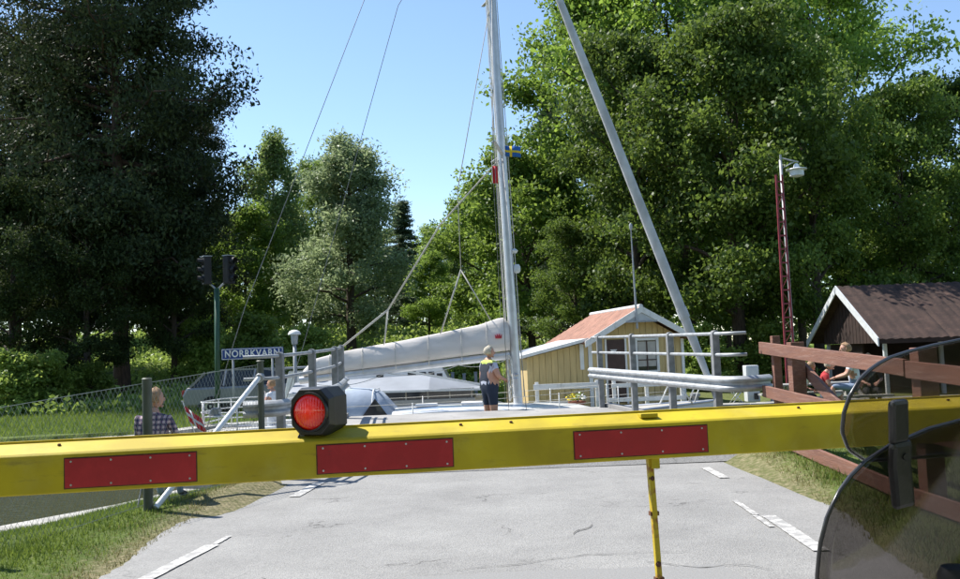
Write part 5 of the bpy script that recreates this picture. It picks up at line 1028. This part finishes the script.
# ================================================================ trees
def quads_mesh(name, C, U, W, mat):
    n = len(C); P = np.empty((n, 4, 3), np.float32); P[:, 0] = C + U; P[:, 1] = C + W; P[:, 2] = C - U; P[:, 3] = C - W
    me = bpy.data.meshes.new(name); me.vertices.add(n * 4); me.vertices.foreach_set('co', P.ravel()); me.loops.add(n * 4); me.polygons.add(n)
    me.loops.foreach_set('vertex_index', np.arange(n * 4, dtype=np.int32)); me.polygons.foreach_set('loop_start', np.arange(0, n * 4, 4, dtype=np.int32)); me.polygons.foreach_set('loop_total', np.full(n, 4, np.int32))
    me.update(); me.validate(); me.materials.append(mat); return me
def rand_dirs(r, n, zb=0.0):
    v = r.normal(size=(n, 3)); v[:, 2] += zb; return v / np.linalg.norm(v, axis=1)[:, None]
PROTO = {}
def make_tree(key, seed, H, tr, base, R, prof, nl, elev, nsub, lpc, ls, sig, droop=0., flat=.6, elong=1.6, mat='leaf', bark='bark', fork=0, sublen=.34, hang=0., qmin=.22):
    r = np.random.default_rng(seed); tb_ = MB(); cen = []
    ph = r.uniform(0, 6, 2)
    def trunk(z): t = z / H; return np.array([.35 * math.sin(t * 3 + ph[0]) * t, .35 * math.sin(t * 2.6 + ph[1]) * t, z])
    zs_ = np.linspace(-.6, H * .97, 12); tb_.tube([trunk(z) for z in zs_], [tr * (1.25 if z < 0 else 1) * max(.08, (1 - z / H) ** .8) for z in zs_], 10, cap=False)
    for i in range(nl):
        t = (i + r.uniform(.1, .9)) / nl; z = base + (H * .96 - base) * t; az = i * 2.399 + r.normal(0, .35); L = R * prof(t) * r.uniform(.6, 1.2); e = elev(t) + r.normal(0, .12)
        o = trunk(z); s_ = np.linspace(0, 1, 6); hx = np.array([math.cos(az), math.sin(az), 0.])
        wob = r.normal(0, .05 * L, (6, 3)) * s_[:, None]
        pts = o + hx * (L * s_ * math.cos(e))[:, None] + np.array([0, 0, 1.]) * (L * (s_ * math.sin(e) - droop * s_ ** 2))[:, None] + wob
        rb = max(.03, tr * .36 * (1 - .7 * t)); tb_.tube([tuple(p) for p in pts], [rb * (1 - .85 * q) + .012 for q in s_], 5, cap=False)
        for j in range(nsub):
            q = qmin + (1 - qmin) * r.uniform(0, 1) ** .8; k = q * 5; k0 = min(int(k), 4); p = pts[k0] + (pts[k0 + 1] - pts[k0]) * (k - k0)
            a2 = az + r.choice([-1, 1]) * r.uniform(.15, 1.5); l2 = L * sublen * r.uniform(.35, 1.35) * (1.3 - .55 * q); e2 = e * .5 + r.normal(.1, .35)
            d2 = np.array([math.cos(a2) * math.cos(e2), math.sin(a2) * math.cos(e2), math.sin(e2) - droop * .5]); p2 = p + d2 * l2
            if j % 2 == 0: tb_.tube([tuple(p), tuple(p + d2 * l2 * .5 + r.normal(0, .04, 3)), tuple(p2)], [.022, .015, .008], 3, cap=False)
            for w_, k_ in ((.4, .55), (.72, .8), (1.02, 1.)): cen.append((p + d2 * l2 * w_ + r.normal(0, .16 * sig, 3), k_))
        cen.append((pts[-1], 1.))
    for z in np.linspace(H * .88, H * 1.0, 5): cen.append((trunk(z), .8))
    C = []
    for c, k in cen:
        f = min(2.0, r.lognormal(-.05, .38)); n = r.poisson(lpc * k * .62 * f * f)
        if not n: continue
        d = rand_dirs(r, n) * (r.uniform(0, 1, n) ** .5)[:, None] * 1.75 * np.array([sig, sig, sig * flat]) * f; d *= r.uniform(.75, 1.25, (1, 3)); d[:, 2] -= hang * np.abs(r.normal(size=n)); C.append(c + d)
    C = np.concatenate(C); n = len(C); U = rand_dirs(r, n, -.35 if hang else 0.); W = np.cross(U, rand_dirs(r, n)); W /= np.linalg.norm(W, axis=1)[:, None] + 1e-6
    sz = ls * r.uniform(.5, 1.45, n)[:, None]
    tb_m = tb_.build('trunk', MT[bark], None, smooth='all', fix=False); tm_ = tb_m.data; bpy.data.objects.remove(tb_m)
    PROTO[key] = (tm_, quads_mesh('crown', C, U * sz, W * sz / elong, MT[mat]), H)
    return n
rnd = lambda t: math.sin(math.pi * min(1, .18 + .82 * t) ** .85) ** .6
egg = lambda t: (.75 + .6 * t if t < .35 else .96 * math.sqrt(max(.02, 1 - ((t - .35) / .66) ** 2)))
cone = lambda t: max(.06, 1.02 - t)
tall = lambda t: .45 + .55 * math.sin(math.pi * min(1, t * 1.02)) if t < .8 else .45 + .3 * (1 - t)
NL = 0
NL += make_tree('pine', 1, 25, .42, 5.5, 6.4, lambda t: .55 + .45 * math.sin(math.pi * (.15 + .75 * t)), 78, lambda t: -.18 + .75 * t, 14, 66, .12, .56, .04, .5, 2.3, 'pine', 'bark_pine', qmin=.06)
NL += make_tree('broad', 2, 20, .40, 3.5, 6.0, egg, 32, lambda t: .35 + .6 * t, 12, 82, .118, .52, .05, .6, 1.6, 'leaf')
NL += make_tree('broad_tall', 21, 20, .36, 4.0, 5.0, lambda t: .7 + .45 * math.sin(math.pi * min(1, t * 1.1)) if t < .75 else 1.15 * math.sqrt(max(.03, (1 - t) / .3)), 34, lambda t: .45 + .6 * t, 12, 64, .115, .5, .04, .62, 1.7, 'leaf')
NL += make_tree('broad_dark', 3, 19, .42, 3.0, 6.4, egg, 32, lambda t: .3 + .65 * t, 12, 76, .122, .52, .06, .58, 1.6, 'leaf_dark')
NL += make_tree('broad_bright', 4, 12, .24, 1.5, 4.2, egg, 26, lambda t: .3 + .7 * t, 10, 95, .11, .42, .03, .65, 1.6, 'leaf_bright')
NL += make_tree('silver', 5, 14, .28, 2.2, 3.9, lambda t: 1.05 - .75 * t if t > .2 else .8 + t, 36, lambda t: .35 + .5 * t, 10, 80, .11, .38, .22, .9, 2.4, 'silver_leaf', hang=.25)
NL += make_tree('birch', 6, 16, .20, 2.5, 2.6, tall, 34, lambda t: .55 + .3 * t, 9, 55, .11, .33, .35, .95, 1.8, 'birch_leaf', 'bark_birch', hang=.35)
NL += make_tree('spruce', 7, 17, .26, 1.0, 3.2, cone, 70, lambda t: -.25 + .35 * t, 8, 40, .12, .26, .12, .45, 2.6, 'spruce', 'bark_pine', sublen=.3)
NL += make_tree('bush', 8, 3.4, .07, .2, 1.9, egg, 20, lambda t: .4 + .6 * t, 8, 40, .11, .3, .02, .7, 1.7, 'fern')
MT['broad_shaded'] = LEAF('shaded_leaves', (.028, .046, .014), (.06, .088, .026), .3, .6, .15)  # darker copy of the leaf colour: shade on the left trees painted in
_am = PROTO['broad_dark'][1].copy(); _am.materials.clear(); _am.materials.append(MT['broad_shaded']); PROTO['broad_shaded'] = (PROTO['broad_dark'][0], _am, PROTO['broad_dark'][2])
def X_at(px, Y): return (px - 480) / 900 * Y
TREES = [  # kind, picture column, distance, height, width factor, turn, label
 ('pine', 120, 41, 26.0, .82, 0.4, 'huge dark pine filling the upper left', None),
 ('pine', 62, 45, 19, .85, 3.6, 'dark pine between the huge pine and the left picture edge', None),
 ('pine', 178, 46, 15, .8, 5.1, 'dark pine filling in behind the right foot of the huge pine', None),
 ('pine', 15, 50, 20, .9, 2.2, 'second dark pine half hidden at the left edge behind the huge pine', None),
 ('broad_shaded', 10, 38, 9.5, .9, 1.1, 'dark leafy tree at the left edge below the huge pine', None),
 ('broad_shaded', 86, 37.5, 8.2, .95, 4.0, 'low dark leafy tree under the huge pine, left of its trunk', None),
 ('broad_shaded', 172, 42, 9.5, .75, 5.2, 'slim dark stemmed leafy tree just right of the huge pine trunk', None),
 ('broad_bright', 243, 54, 10.5, .9, .3, 'soft green leafy tree between the huge pine and the slender birch', None),
 ('birch', 274, 57, 16.3, .95, 1.3, 'slender pale birch rising beside the huge pine into the sky', None),
 ('birch', 292, 61, 12.0, 1.2, 2.0, 'second birch, just right of the slender pale birch', None),
 ('broad', 318, 66, 16.0, .72, 3.1, 'mid green round topped tree behind the silvery tree', None),
 ('silver', 350, 50, 14.0, 1.1, .8, 'silvery grey green tree standing alone in the middle left', None),
 ('spruce', 402, 70, 14.2, 1.25, 4.1, 'tall dark spruce just right of the silvery tree', None),
 ('birch', 436, 80, 13.4, 1.2, 5.5, 'thin soft leaved birch farthest back in the gap of sky', None),
 ('birch', 452, 74, 12.5, .9, 2.7, 'pale thin birch at the foot of the sky gap', None),
 ('broad_bright', 428, 60, 8.2, .8, .5, 'small bright green tree behind the sloping boom line', None),
 ('broad_bright', 486, 54, 11.3, 1.0, 1.9, 'bright green leafy tree just left of the boat mast', None),
 ('broad_bright', 530, 46, 11.5, 1.0, 3.8, 'bright green leafy tree behind the boat mast and kiosk annex', None),
 ('broad', 610, 46, 20.4, 1.0, 2.5, 'big green leafy tree crossed by the furled foresail', None),
 ('broad_tall', 688, 43, 22.5, .95, .2, 'tall green leafy tree rising out of the picture above the kiosk', None),
 ('broad_tall', 770, 47, 20.0, .72, 1.7, 'tall dark leafy tree with sky gaps left of the lamp mast', None),
 ('broad_tall', 846, 42, 19.6, .92, 4.6, 'big leafy tree with a light topped crown behind the dark hut', None),
 ('broad_dark', 975, 39, 12.6, .9, 3.3, 'leafy tree at the right edge above the hut roof', None),
 ('spruce', 560, 60, 20.5, .9, 1.0, 'dark spruce tip showing left of the big leafy trees', None),
 ('broad_dark', 640, 37.5, 14.5, .8, 2.9, 'dark leafy tree right behind the kiosk roof', None),
 ('broad_dark', 738, 34, 14.0, .95, 1.2, 'dark leafy tree between the kiosk and the lamp mast', None),
 ('broad_dark', 815, 34, 12.0, .85, 5.0, 'dark leafy tree between the lamp mast and the hut gable', None),
 ('broad_dark', 905, 36, 11.5, .9, .9, 'low dark leafy tree right behind the hut roof', None),
 ('broad_dark', 575, 39, 7.0, .9, 4.4, 'low dark leafy tree behind the kiosk annex', None),
]
for px_, Y, Hh, kd, lb_ in (
  (-30, 62, 17, 'broad_dark', 'dark leafy tree at the back, cut by the left picture edge'), (70, 66, 18, 'broad_dark', 'dark leafy tree at the back, seen through the left of the huge pine'),
  (150, 68, 17, 'pine', 'pine at the back, seen through the right of the huge pine'), (215, 70, 15, 'spruce', 'dark spruce at the back, above the traffic signal'),
  (265, 76, 14, 'broad_dark', 'dark leafy tree at the back, behind the slender birch'), (340, 80, 13.5, 'spruce', 'dark spruce at the back, hidden behind the silvery tree'),
  (375, 74, 12, 'broad_dark', 'dark leafy tree at the back, between the silvery tree and the tall spruce'), (470, 84, 11.5, 'spruce', 'dark spruce at the back, just left of the boat mast'),
  (500, 76, 12, 'broad', 'mid green leafy tree at the back, right behind the boat mast'), (545, 70, 16, 'broad_dark', 'dark leafy tree at the back, between mast and furled foresail'),
  (640, 62, 18, 'broad_dark', 'dark leafy tree at the back, right of the furled foresail'), (725, 60, 12.5, 'broad_dark', 'dark leafy tree at the back, low in the sky gap left of the lamp mast'),
  (800, 60, 14, 'broad_dark', 'dark leafy tree at the back, behind the lamp mast'), (880, 62, 14, 'broad_dark', 'dark leafy tree at the back, above the hut roof'),
  (950, 57, 12, 'broad_dark', 'dark leafy tree at the back, near the right picture edge'), (1010, 52, 10.5, 'broad', 'mid green leafy tree at the back, cut by the right picture edge')):
    TREES.append((kd, px_, Y, Hh, 1.0, px_ * .37, lb_, 'trees in the back row of the wood'))
NAMES = {'pine': 'pine_tree', 'broad': 'leafy_tree', 'broad_dark': 'leafy_tree', 'broad_tall': 'leafy_tree', 'broad_shaded': 'leafy_tree', 'broad_bright': 'leafy_tree', 'silver': 'silver_tree', 'birch': 'birch_tree', 'spruce': 'spruce_tree', 'bush': 'bush'}
def plant(kind, x, y, Hh, wf, turn, label, group, cat='tree'):
    tm_, cm_, H0 = PROTO[kind]; Hh -= gz(x, y) if cat == 'tree' else 0; k = Hh / H0; wf *= 1 + .35 * (gz(x, y) / max(Hh, 1)) if cat == 'tree' else 1; t = thing(NAMES[kind], (x, y, gz(x, y)), label, cat, group); t.scale = (k * wf, k * wf, k); t.rotation_euler = (0, 0, turn)
    for nm, me in (('trunk', tm_), ('crown', cm_)):
        o = bpy.data.objects.new(nm if cat == 'tree' else {'trunk': 'stem', 'crown': 'foliage'}[nm], me); COL.objects.link(o); o.parent = t
    return t
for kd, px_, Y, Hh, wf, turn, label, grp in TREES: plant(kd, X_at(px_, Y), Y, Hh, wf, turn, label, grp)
for px_, Y, Hh, lb_ in ((8, 34.5, 1.9, 'bright bush at the left edge under the dark trees'), (48, 35.5, 1.8, 'bright bush under the dark trees right of the leftmost one'), (92, 37, 1.4, 'low bright bush under the huge pine trunk'),
                        (250, 44, 2.6, 'bright bush behind the blue sign'), (196, 43, 2.5, 'bright bush on the slope behind the traffic signal'), (305, 40, 2.2, 'bright bush behind the post lamp'), (560, 33.5, 1.6, 'low bush left of the kiosk roof, behind its annex'),
                        (700, 33, 1.9, 'low bush right of the kiosk'), (760, 34, 2.0, 'low bush behind the electric cabinet'), (470, 36, 1.7, 'low bush behind the boat mast')):
    plant('bush', X_at(px_, Y), Y, Hh, 1.15, px_ * .7, lb_, None, 'bush')
# undergrowth on the slope: one mass of low leaves
r = np.random.default_rng(12); n = 70000
xx = r.uniform(-34, 30, n); yy = 33 + 48 * r.uniform(0, 1, n) ** 1.4; tuft = np.sin(xx * 1.3 + np.sin(yy * .9) * 2) * np.sin(yy * 1.1 + xx * .3)
hh = np.abs(r.normal(0, .22, n)) * (1 + .9 * np.clip(tuft, 0, 1)) + .03
C = np.stack([xx, yy, ground_z(xx, yy) + hh], 1); U = rand_dirs(r, n, .3); W = np.cross(U, rand_dirs(r, n)); sz = (.10 + .09 * r.uniform(0, 1, n))[:, None]
ug = bpy.data.objects.new('undergrowth', quads_mesh('undergrowth', C, U * sz, W * sz * .6, MT['fern'])); COL.objects.link(ug); tag(ug, 'bright low leafy undergrowth on the slope beneath the trees', 'undergrowth', kind='stuff')
r = np.random.default_rng(14); n = 46000
xx = r.uniform(-75, 75, n); yy = 86 + 9 * r.uniform(0, 1, n); hz_ = 9.5 + 2.2 * np.sin(xx * .35) + 1.4 * np.sin(xx * 1.1 + 2)
C = np.stack([xx, yy, ground_z(xx, yy) + r.uniform(0, 1, n) ** .9 * hz_], 1); U = rand_dirs(r, n); W = np.cross(U, rand_dirs(r, n)); sz = r.uniform(.2, .42, n)[:, None]
fw_ = bpy.data.objects.new('far_wood', quads_mesh('far_wood', C, U * sz, W * sz * .7, MT['leaf_dark'])); COL.objects.link(fw_); tag(fw_, 'dense dark wood closing the view behind the trees', 'wood', kind='stuff')
def blades(name, n, fx, fy, hfun, mat, label, wid=.006, seed=5, keep=None):
    r = np.random.default_rng(seed); x = r.uniform(*fx, n); y = r.uniform(*fy, n)
    k = keep(x, y, r) & ~inside(x, y, CANAL); x, y = x[k], y[k]; n = len(x); h = hfun(x, y, r); z = ground_z(x, y) - .01
    a = r.uniform(0, 2 * np.pi, n); ln = h * r.uniform(.1, .8, n); b_ = r.uniform(0, 2 * np.pi, n); w = wid * r.uniform(.6, 1.4, n)
    P = np.empty((n, 3, 3), np.float32); P[:, 0] = np.stack([x - np.cos(a) * w, y - np.sin(a) * w, z], 1); P[:, 1] = np.stack([x + np.cos(a) * w, y + np.sin(a) * w, z], 1); P[:, 2] = np.stack([x + np.cos(b_) * ln, y + np.sin(b_) * ln, z + h], 1)
    me = bpy.data.meshes.new(name); me.vertices.add(n * 3); me.vertices.foreach_set('co', P.ravel()); me.loops.add(n * 3); me.polygons.add(n)
    me.loops.foreach_set('vertex_index', np.arange(n * 3, dtype=np.int32)); me.polygons.foreach_set('loop_start', np.arange(0, n * 3, 3, dtype=np.int32)); me.polygons.foreach_set('loop_total', np.full(n, 3, np.int32)); me.update(); me.materials.append(MT[mat])
    o = bpy.data.objects.new(name, me); COL.objects.link(o); tag(o, label, 'grass', kind='stuff')
er = lambda y: np.interp(y, [-40, 4, 6.3, 9.5, 12.2, 14], [2.85, 2.85, 2.98, 3.5, 3.72, 3.75]); el = lambda y: np.interp(y, [-50, 7, 13], [-3.12, -3.12, -3.36])
patch = lambda x, y: .5 + .5 * np.sin(x * 4.1 + np.sin(y * 3.3) * 1.7) * np.sin(y * 3.7 + x)
dist_l = lambda x, y: seg_dist(x, y, LEFTBANK)
blades('verge_grass', 90000, (-7, -2.9), (5, 15.5), lambda x, y, r: r.uniform(.02, .05, len(x)) * (1 + .3 * ss(.5, 1.1, el(y) - x)) * (1 + .5 * patch(x, y)), 'grass', 'lush green grass on the left verge by the fence', .006, 5,
       lambda x, y, r: (el(y) - x > .1) & (dist_l(x, y) > .42) & (r.uniform(0, 1, len(x)) < ss(.1, .75, el(y) - x) * (.5 + .5 * patch(x, y)) + .05))
blades('dry_verge_grass', 26000, (-5, -2.9), (5, 14), lambda x, y, r: r.uniform(.015, .06, len(x)), 'grass_dry', 'dry yellowed grass at the left road edge', .005, 6, lambda x, y, r: (el(y) - x > -.05) & (r.uniform(0, 1, len(x)) < 1.0 - ss(.1, .9, el(y) - x)) & (r.uniform(0, 1, len(x)) < .3 + .7 * patch(x * 1.7, y)))
blades('right_verge_grass', 110000, (2.7, 9.5), (5, 18.6), lambda x, y, r: r.uniform(.025, .065, len(x)) * (1 + .7 * patch(x, y)), 'grass', 'green grass along the wooden fence', .006, 8,
       lambda x, y, r: (x - er(y) > .12) & (r.uniform(0, 1, len(x)) < ss(.02, .45, x - er(y)) * (.55 + .45 * patch(x, y)) + .05))
blades('dry_right_verge_grass', 40000, (2.6, 5.2), (4, 14), lambda x, y, r: r.uniform(.015, .065, len(x)), 'grass_dry', 'dry straw coloured grass at the right road edge', .005, 9, lambda x, y, r: (x - er(y) > -.06) & (r.uniform(0, 1, len(x)) < 1.0 - ss(.1, .9, x - er(y))) & (r.uniform(0, 1, len(x)) < .3 + .7 * patch(x * 1.7, y)))
blades('far_bank_grass', 60000, (-22, 1), (22, 36), lambda x, y, r: r.uniform(.05, .2, len(x)), 'grass', 'mown green grass on the far canal bank', .014, 10, lambda x, y, r: (seg_dist(x, y, FAR) > .4))

# ================================================================ motorcycle at the right edge
K = .83; MX = .614
mc = thing('motorcycle', (MX, .55, 0), 'touring motorcycle with smoked windscreen and clip-on spoiler at the right edge', 'motorcycle')
def scr_y(x, z, yc): return (yc - 1.6 * (x / K) ** 2 - .5 * (1.65 - (1.65 - z) / K - 1.3)) * K
def screen(name, out, yc, mat, zlow):
    out = [(x * K, 1.65 - K * (1.65 - z)) for x, z in out]            # (half width, height) from bottom to top
    zs_ = [z for x, z in out]; ws = [-x for x, z in out]
    lev = np.concatenate([np.linspace(zs_[0], zs_[-1] - .012, 26), zs_[-1] - .012 * (1 - np.linspace(.2, 1, 6) ** .5)]); rows = []
    for z in lev:
        w = float(np.interp(z, zs_, ws)); rows.append([(MX + w * u, scr_y(w * u, z, yc), z) for u in np.linspace(-1, 1, 33)])
    b = MB(); b.loft(rows, closed=False); o = b.build(name, mat, mc, smooth='all'); so = o.modifiers.new('s', 'SOLIDIFY'); so.thickness = .0035
    edge = [r_[0] for r_ in rows] + rows[-1][1:-1] + [r_[-1] for r_ in reversed(rows)]
    b = MB(); b.tube(edge, .0019, 6); b.build('edge_trim', MT['edge'], o, smooth='all'); return o
screen('windscreen', [(-.30, 1.20), (-.355, 1.30), (-.374, 1.384), (-.377, 1.427), (-.369, 1.461), (-.35, 1.486), (-.325, 1.504), (-.289, 1.519), (-.244, 1.529), (-.192, 1.539), (-.142, 1.545), (-.065, 1.5505), (0, 1.553)], 1.30, MT['screen'], 0)
screen('spoiler', [(-.02, 1.492), (-.18, 1.494), (-.278, 1.503), (-.318, 1.524), (-.336, 1.548), (-.337, 1.57), (-.33, 1.588), (-.314, 1.607), (-.29, 1.62), (-.255, 1.631), (-.212, 1.637), (-.146, 1.646), (-.069, 1.652), (0, 1.655)], 1.335, MT['screen2'], 0)
for sg_ in (-1, 1):
    pz = [(-.27, 1.585), (-.262, 1.55), (-.254, 1.52)]; p = [(MX - sg_ * x * K * -1 * -1, 0, 1.65 - K * (1.65 - z)) for x, z in pz]
    def bp3(x, z, off): x *= K * sg_; z = 1.65 - K * (1.65 - z); return Vector((MX + x, scr_y(x, z, 1.30) - off, z))
    b = MB(); b.loft([[bp3(x + a, z, o_) for a, o_ in ((-.016, .006), (.016, .006), (.016, .02), (-.016, .02))] for x, z in ((.272, 1.582), (.27, 1.572), (.262, 1.545), (.258, 1.528))]); b.build('spoiler_clamp', MT['black'], mc, bevel=.005)
    b = MB(); b.loft([[bp3(x + a, z, o_) for a, o_ in ((-.019, .006), (.019, .006), (.019, .022), (-.019, .022))] for x, z in ((.256, 1.532), (.25, 1.50), (.238, 1.47), (.228, 1.442))]); ck = b.build('clamp_arm', MT['black'], mc, bevel=.007)
    b = MB(); b.lathe([(.0035, -.003), (.0035, .0), (.002, .001)], bp3(.25, 1.512, .024), 10, 'y'); b.build('screw', MT['black'], ck)
# fairing, tank, seat, wheels, handlebar below the frame
b = MB(); rings = []
for y, w, z0_, z1_ in ((1.32, .05, .78, .92), (1.25, .16, .70, 1.05), (1.1, .27, .62, 1.20), (.95, .31, .55, 1.28), (.85, .28, .55, 1.24)): rings.append([(MX + w * math.cos(t), y, (z0_ + z1_) / 2 + (z1_ - z0_) / 2 * math.sin(t)) for t in np.linspace(0, 2 * math.pi, 16, endpoint=False)])
b.loft(rings); fr_ = b.build('fairing', MT['bike_paint'], mc, smooth='all')
b = MB(); b.lathe([(.09, -.02), (.1, .0), (.08, .02)], (MX, 1.30, .90), 16, 'y'); b.build('headlight', MT['lamp_white'], fr_, smooth=True)
b = MB(); rings = []
for y, w, zc, hz_ in ((.75, .10, .98, .10), (.6, .19, 1.0, .15), (.4, .19, .96, .15), (.2, .12, .88, .10)): rings.append([(MX + w * math.cos(t), y, zc + hz_ * math.sin(t)) for t in np.linspace(0, 2 * math.pi, 14, endpoint=False)])
b.loft(rings); b.build('tank', MT['bike_paint'], mc, smooth='all')
b = MB(); rings = []
for y, w, zc, hz_ in ((.22, .11, .84, .05), (.0, .17, .82, .06), (-.3, .17, .86, .06), (-.6, .14, .90, .05)): rings.append([(MX + w * math.cos(t), y, zc + hz_ * math.sin(t)) for t in np.linspace(0, 2 * math.pi, 14, endpoint=False)])
b.loft(rings); b.build('seat', MT['seat'], mc, smooth='all')
for y, nm in ((1.35, 'front'), (-.25, 'rear')):
    b = MB(); b.lathe([(.22, -.05), (.29, -.06), (.32, 0), (.29, .06), (.22, .05)], (MX, y, .32), 28, 'x'); w_o = b.build('wheel', MT['rubber'], mc, smooth=True)
    b = MB(); b.lathe([(.225, -.045), (.2, -.03), (.05, -.04), (.05, .04), (.2, .03), (.225, .045)], (MX, y, .32), 20, 'x'); b.build('rim', MT['chrome'], w_o, smooth=True)
for sg_ in (-1, 1):
    b = MB(); b.tube([(MX + sg_ * .1, 1.36, .32), (MX + sg_ * .1, .98, 1.05)], .026, 8); b.build('fork_leg', MT['chrome'], mc, smooth=True)
b = MB(); b.box(MX - .17, MX + .17, -.1, .75, .35, .78); b.build('engine', MT['steel_dark'], mc, bevel=.05)
b = MB(); b.tube([(MX, -.25, .32), (MX, .3, .45)], .05, 8); b.build('swing_arm', MT['steel_dark'], mc)
b = MB(); b.tube([(MX - .40, .64, 1.16), (MX - .3, .70, 1.18), (MX - .1, .80, 1.15), (MX + .1, .80, 1.15), (MX + .3, .70, 1.18), (MX + .40, .64, 1.16)], .012, 8); hb_ = b.build('handlebar', MT['black'], mc, smooth=True)
for sg_ in (-1, 1):
    b = MB(); b.tube([(MX + sg_ * .28, .71, 1.18), (MX + sg_ * .41, .635, 1.16)], .018, 10); b.build('grip', MT['rubber'], hb_, smooth=True)
    if sg_ > 0: b = MB(); b.tube([(MX + .22, .76, 1.18), (MX + .30, .85, 1.30)], .006, 6); b.ball((MX + .33, .86, 1.34), .07, .02, .045); b.build('mirror', MT['black'], hb_, smooth='all')
b = MB(); b.lathe([(.012, -.16), (.012, -.03), (.018, -.02), (.019, .008), (.015, .016), (.003, .018)], (MX - .155, .905, 1.408), 16); b.build('fluid_reservoir', MT['black'], mc, smooth=True)
b = MB(); b.tube([(MX - .145, .9, 1.25), (MX - .1, .80, 1.16)], .012, 6); b.build('reservoir_bracket', MT['black'], mc, smooth=True)
b = MB(); b.tube([(MX - .13, -.15, .30), (MX - .2, .05, .01)], .012, 6); b.build('kickstand', MT['black'], mc)
for k, (x, y, h_) in enumerate(((-9, -9, 15), (-5, -16, 17), (0, -24, 18), (7, -15, 16), (11, -7, 15), (-15, -4, 14), (16, -16, 17), (-13, -20, 17), (6, -30, 18))):  # unseen trees added behind the camera to block sky light on the boom
    plant('broad_dark', x, y, h_, 1.2, k * 1.3, 'leafy roadside tree standing before the barrier, added outside the picture', 'roadside trees added before the barrier')  # added unseen trees, only there to darken the boom front
print('leaf quads', NL)
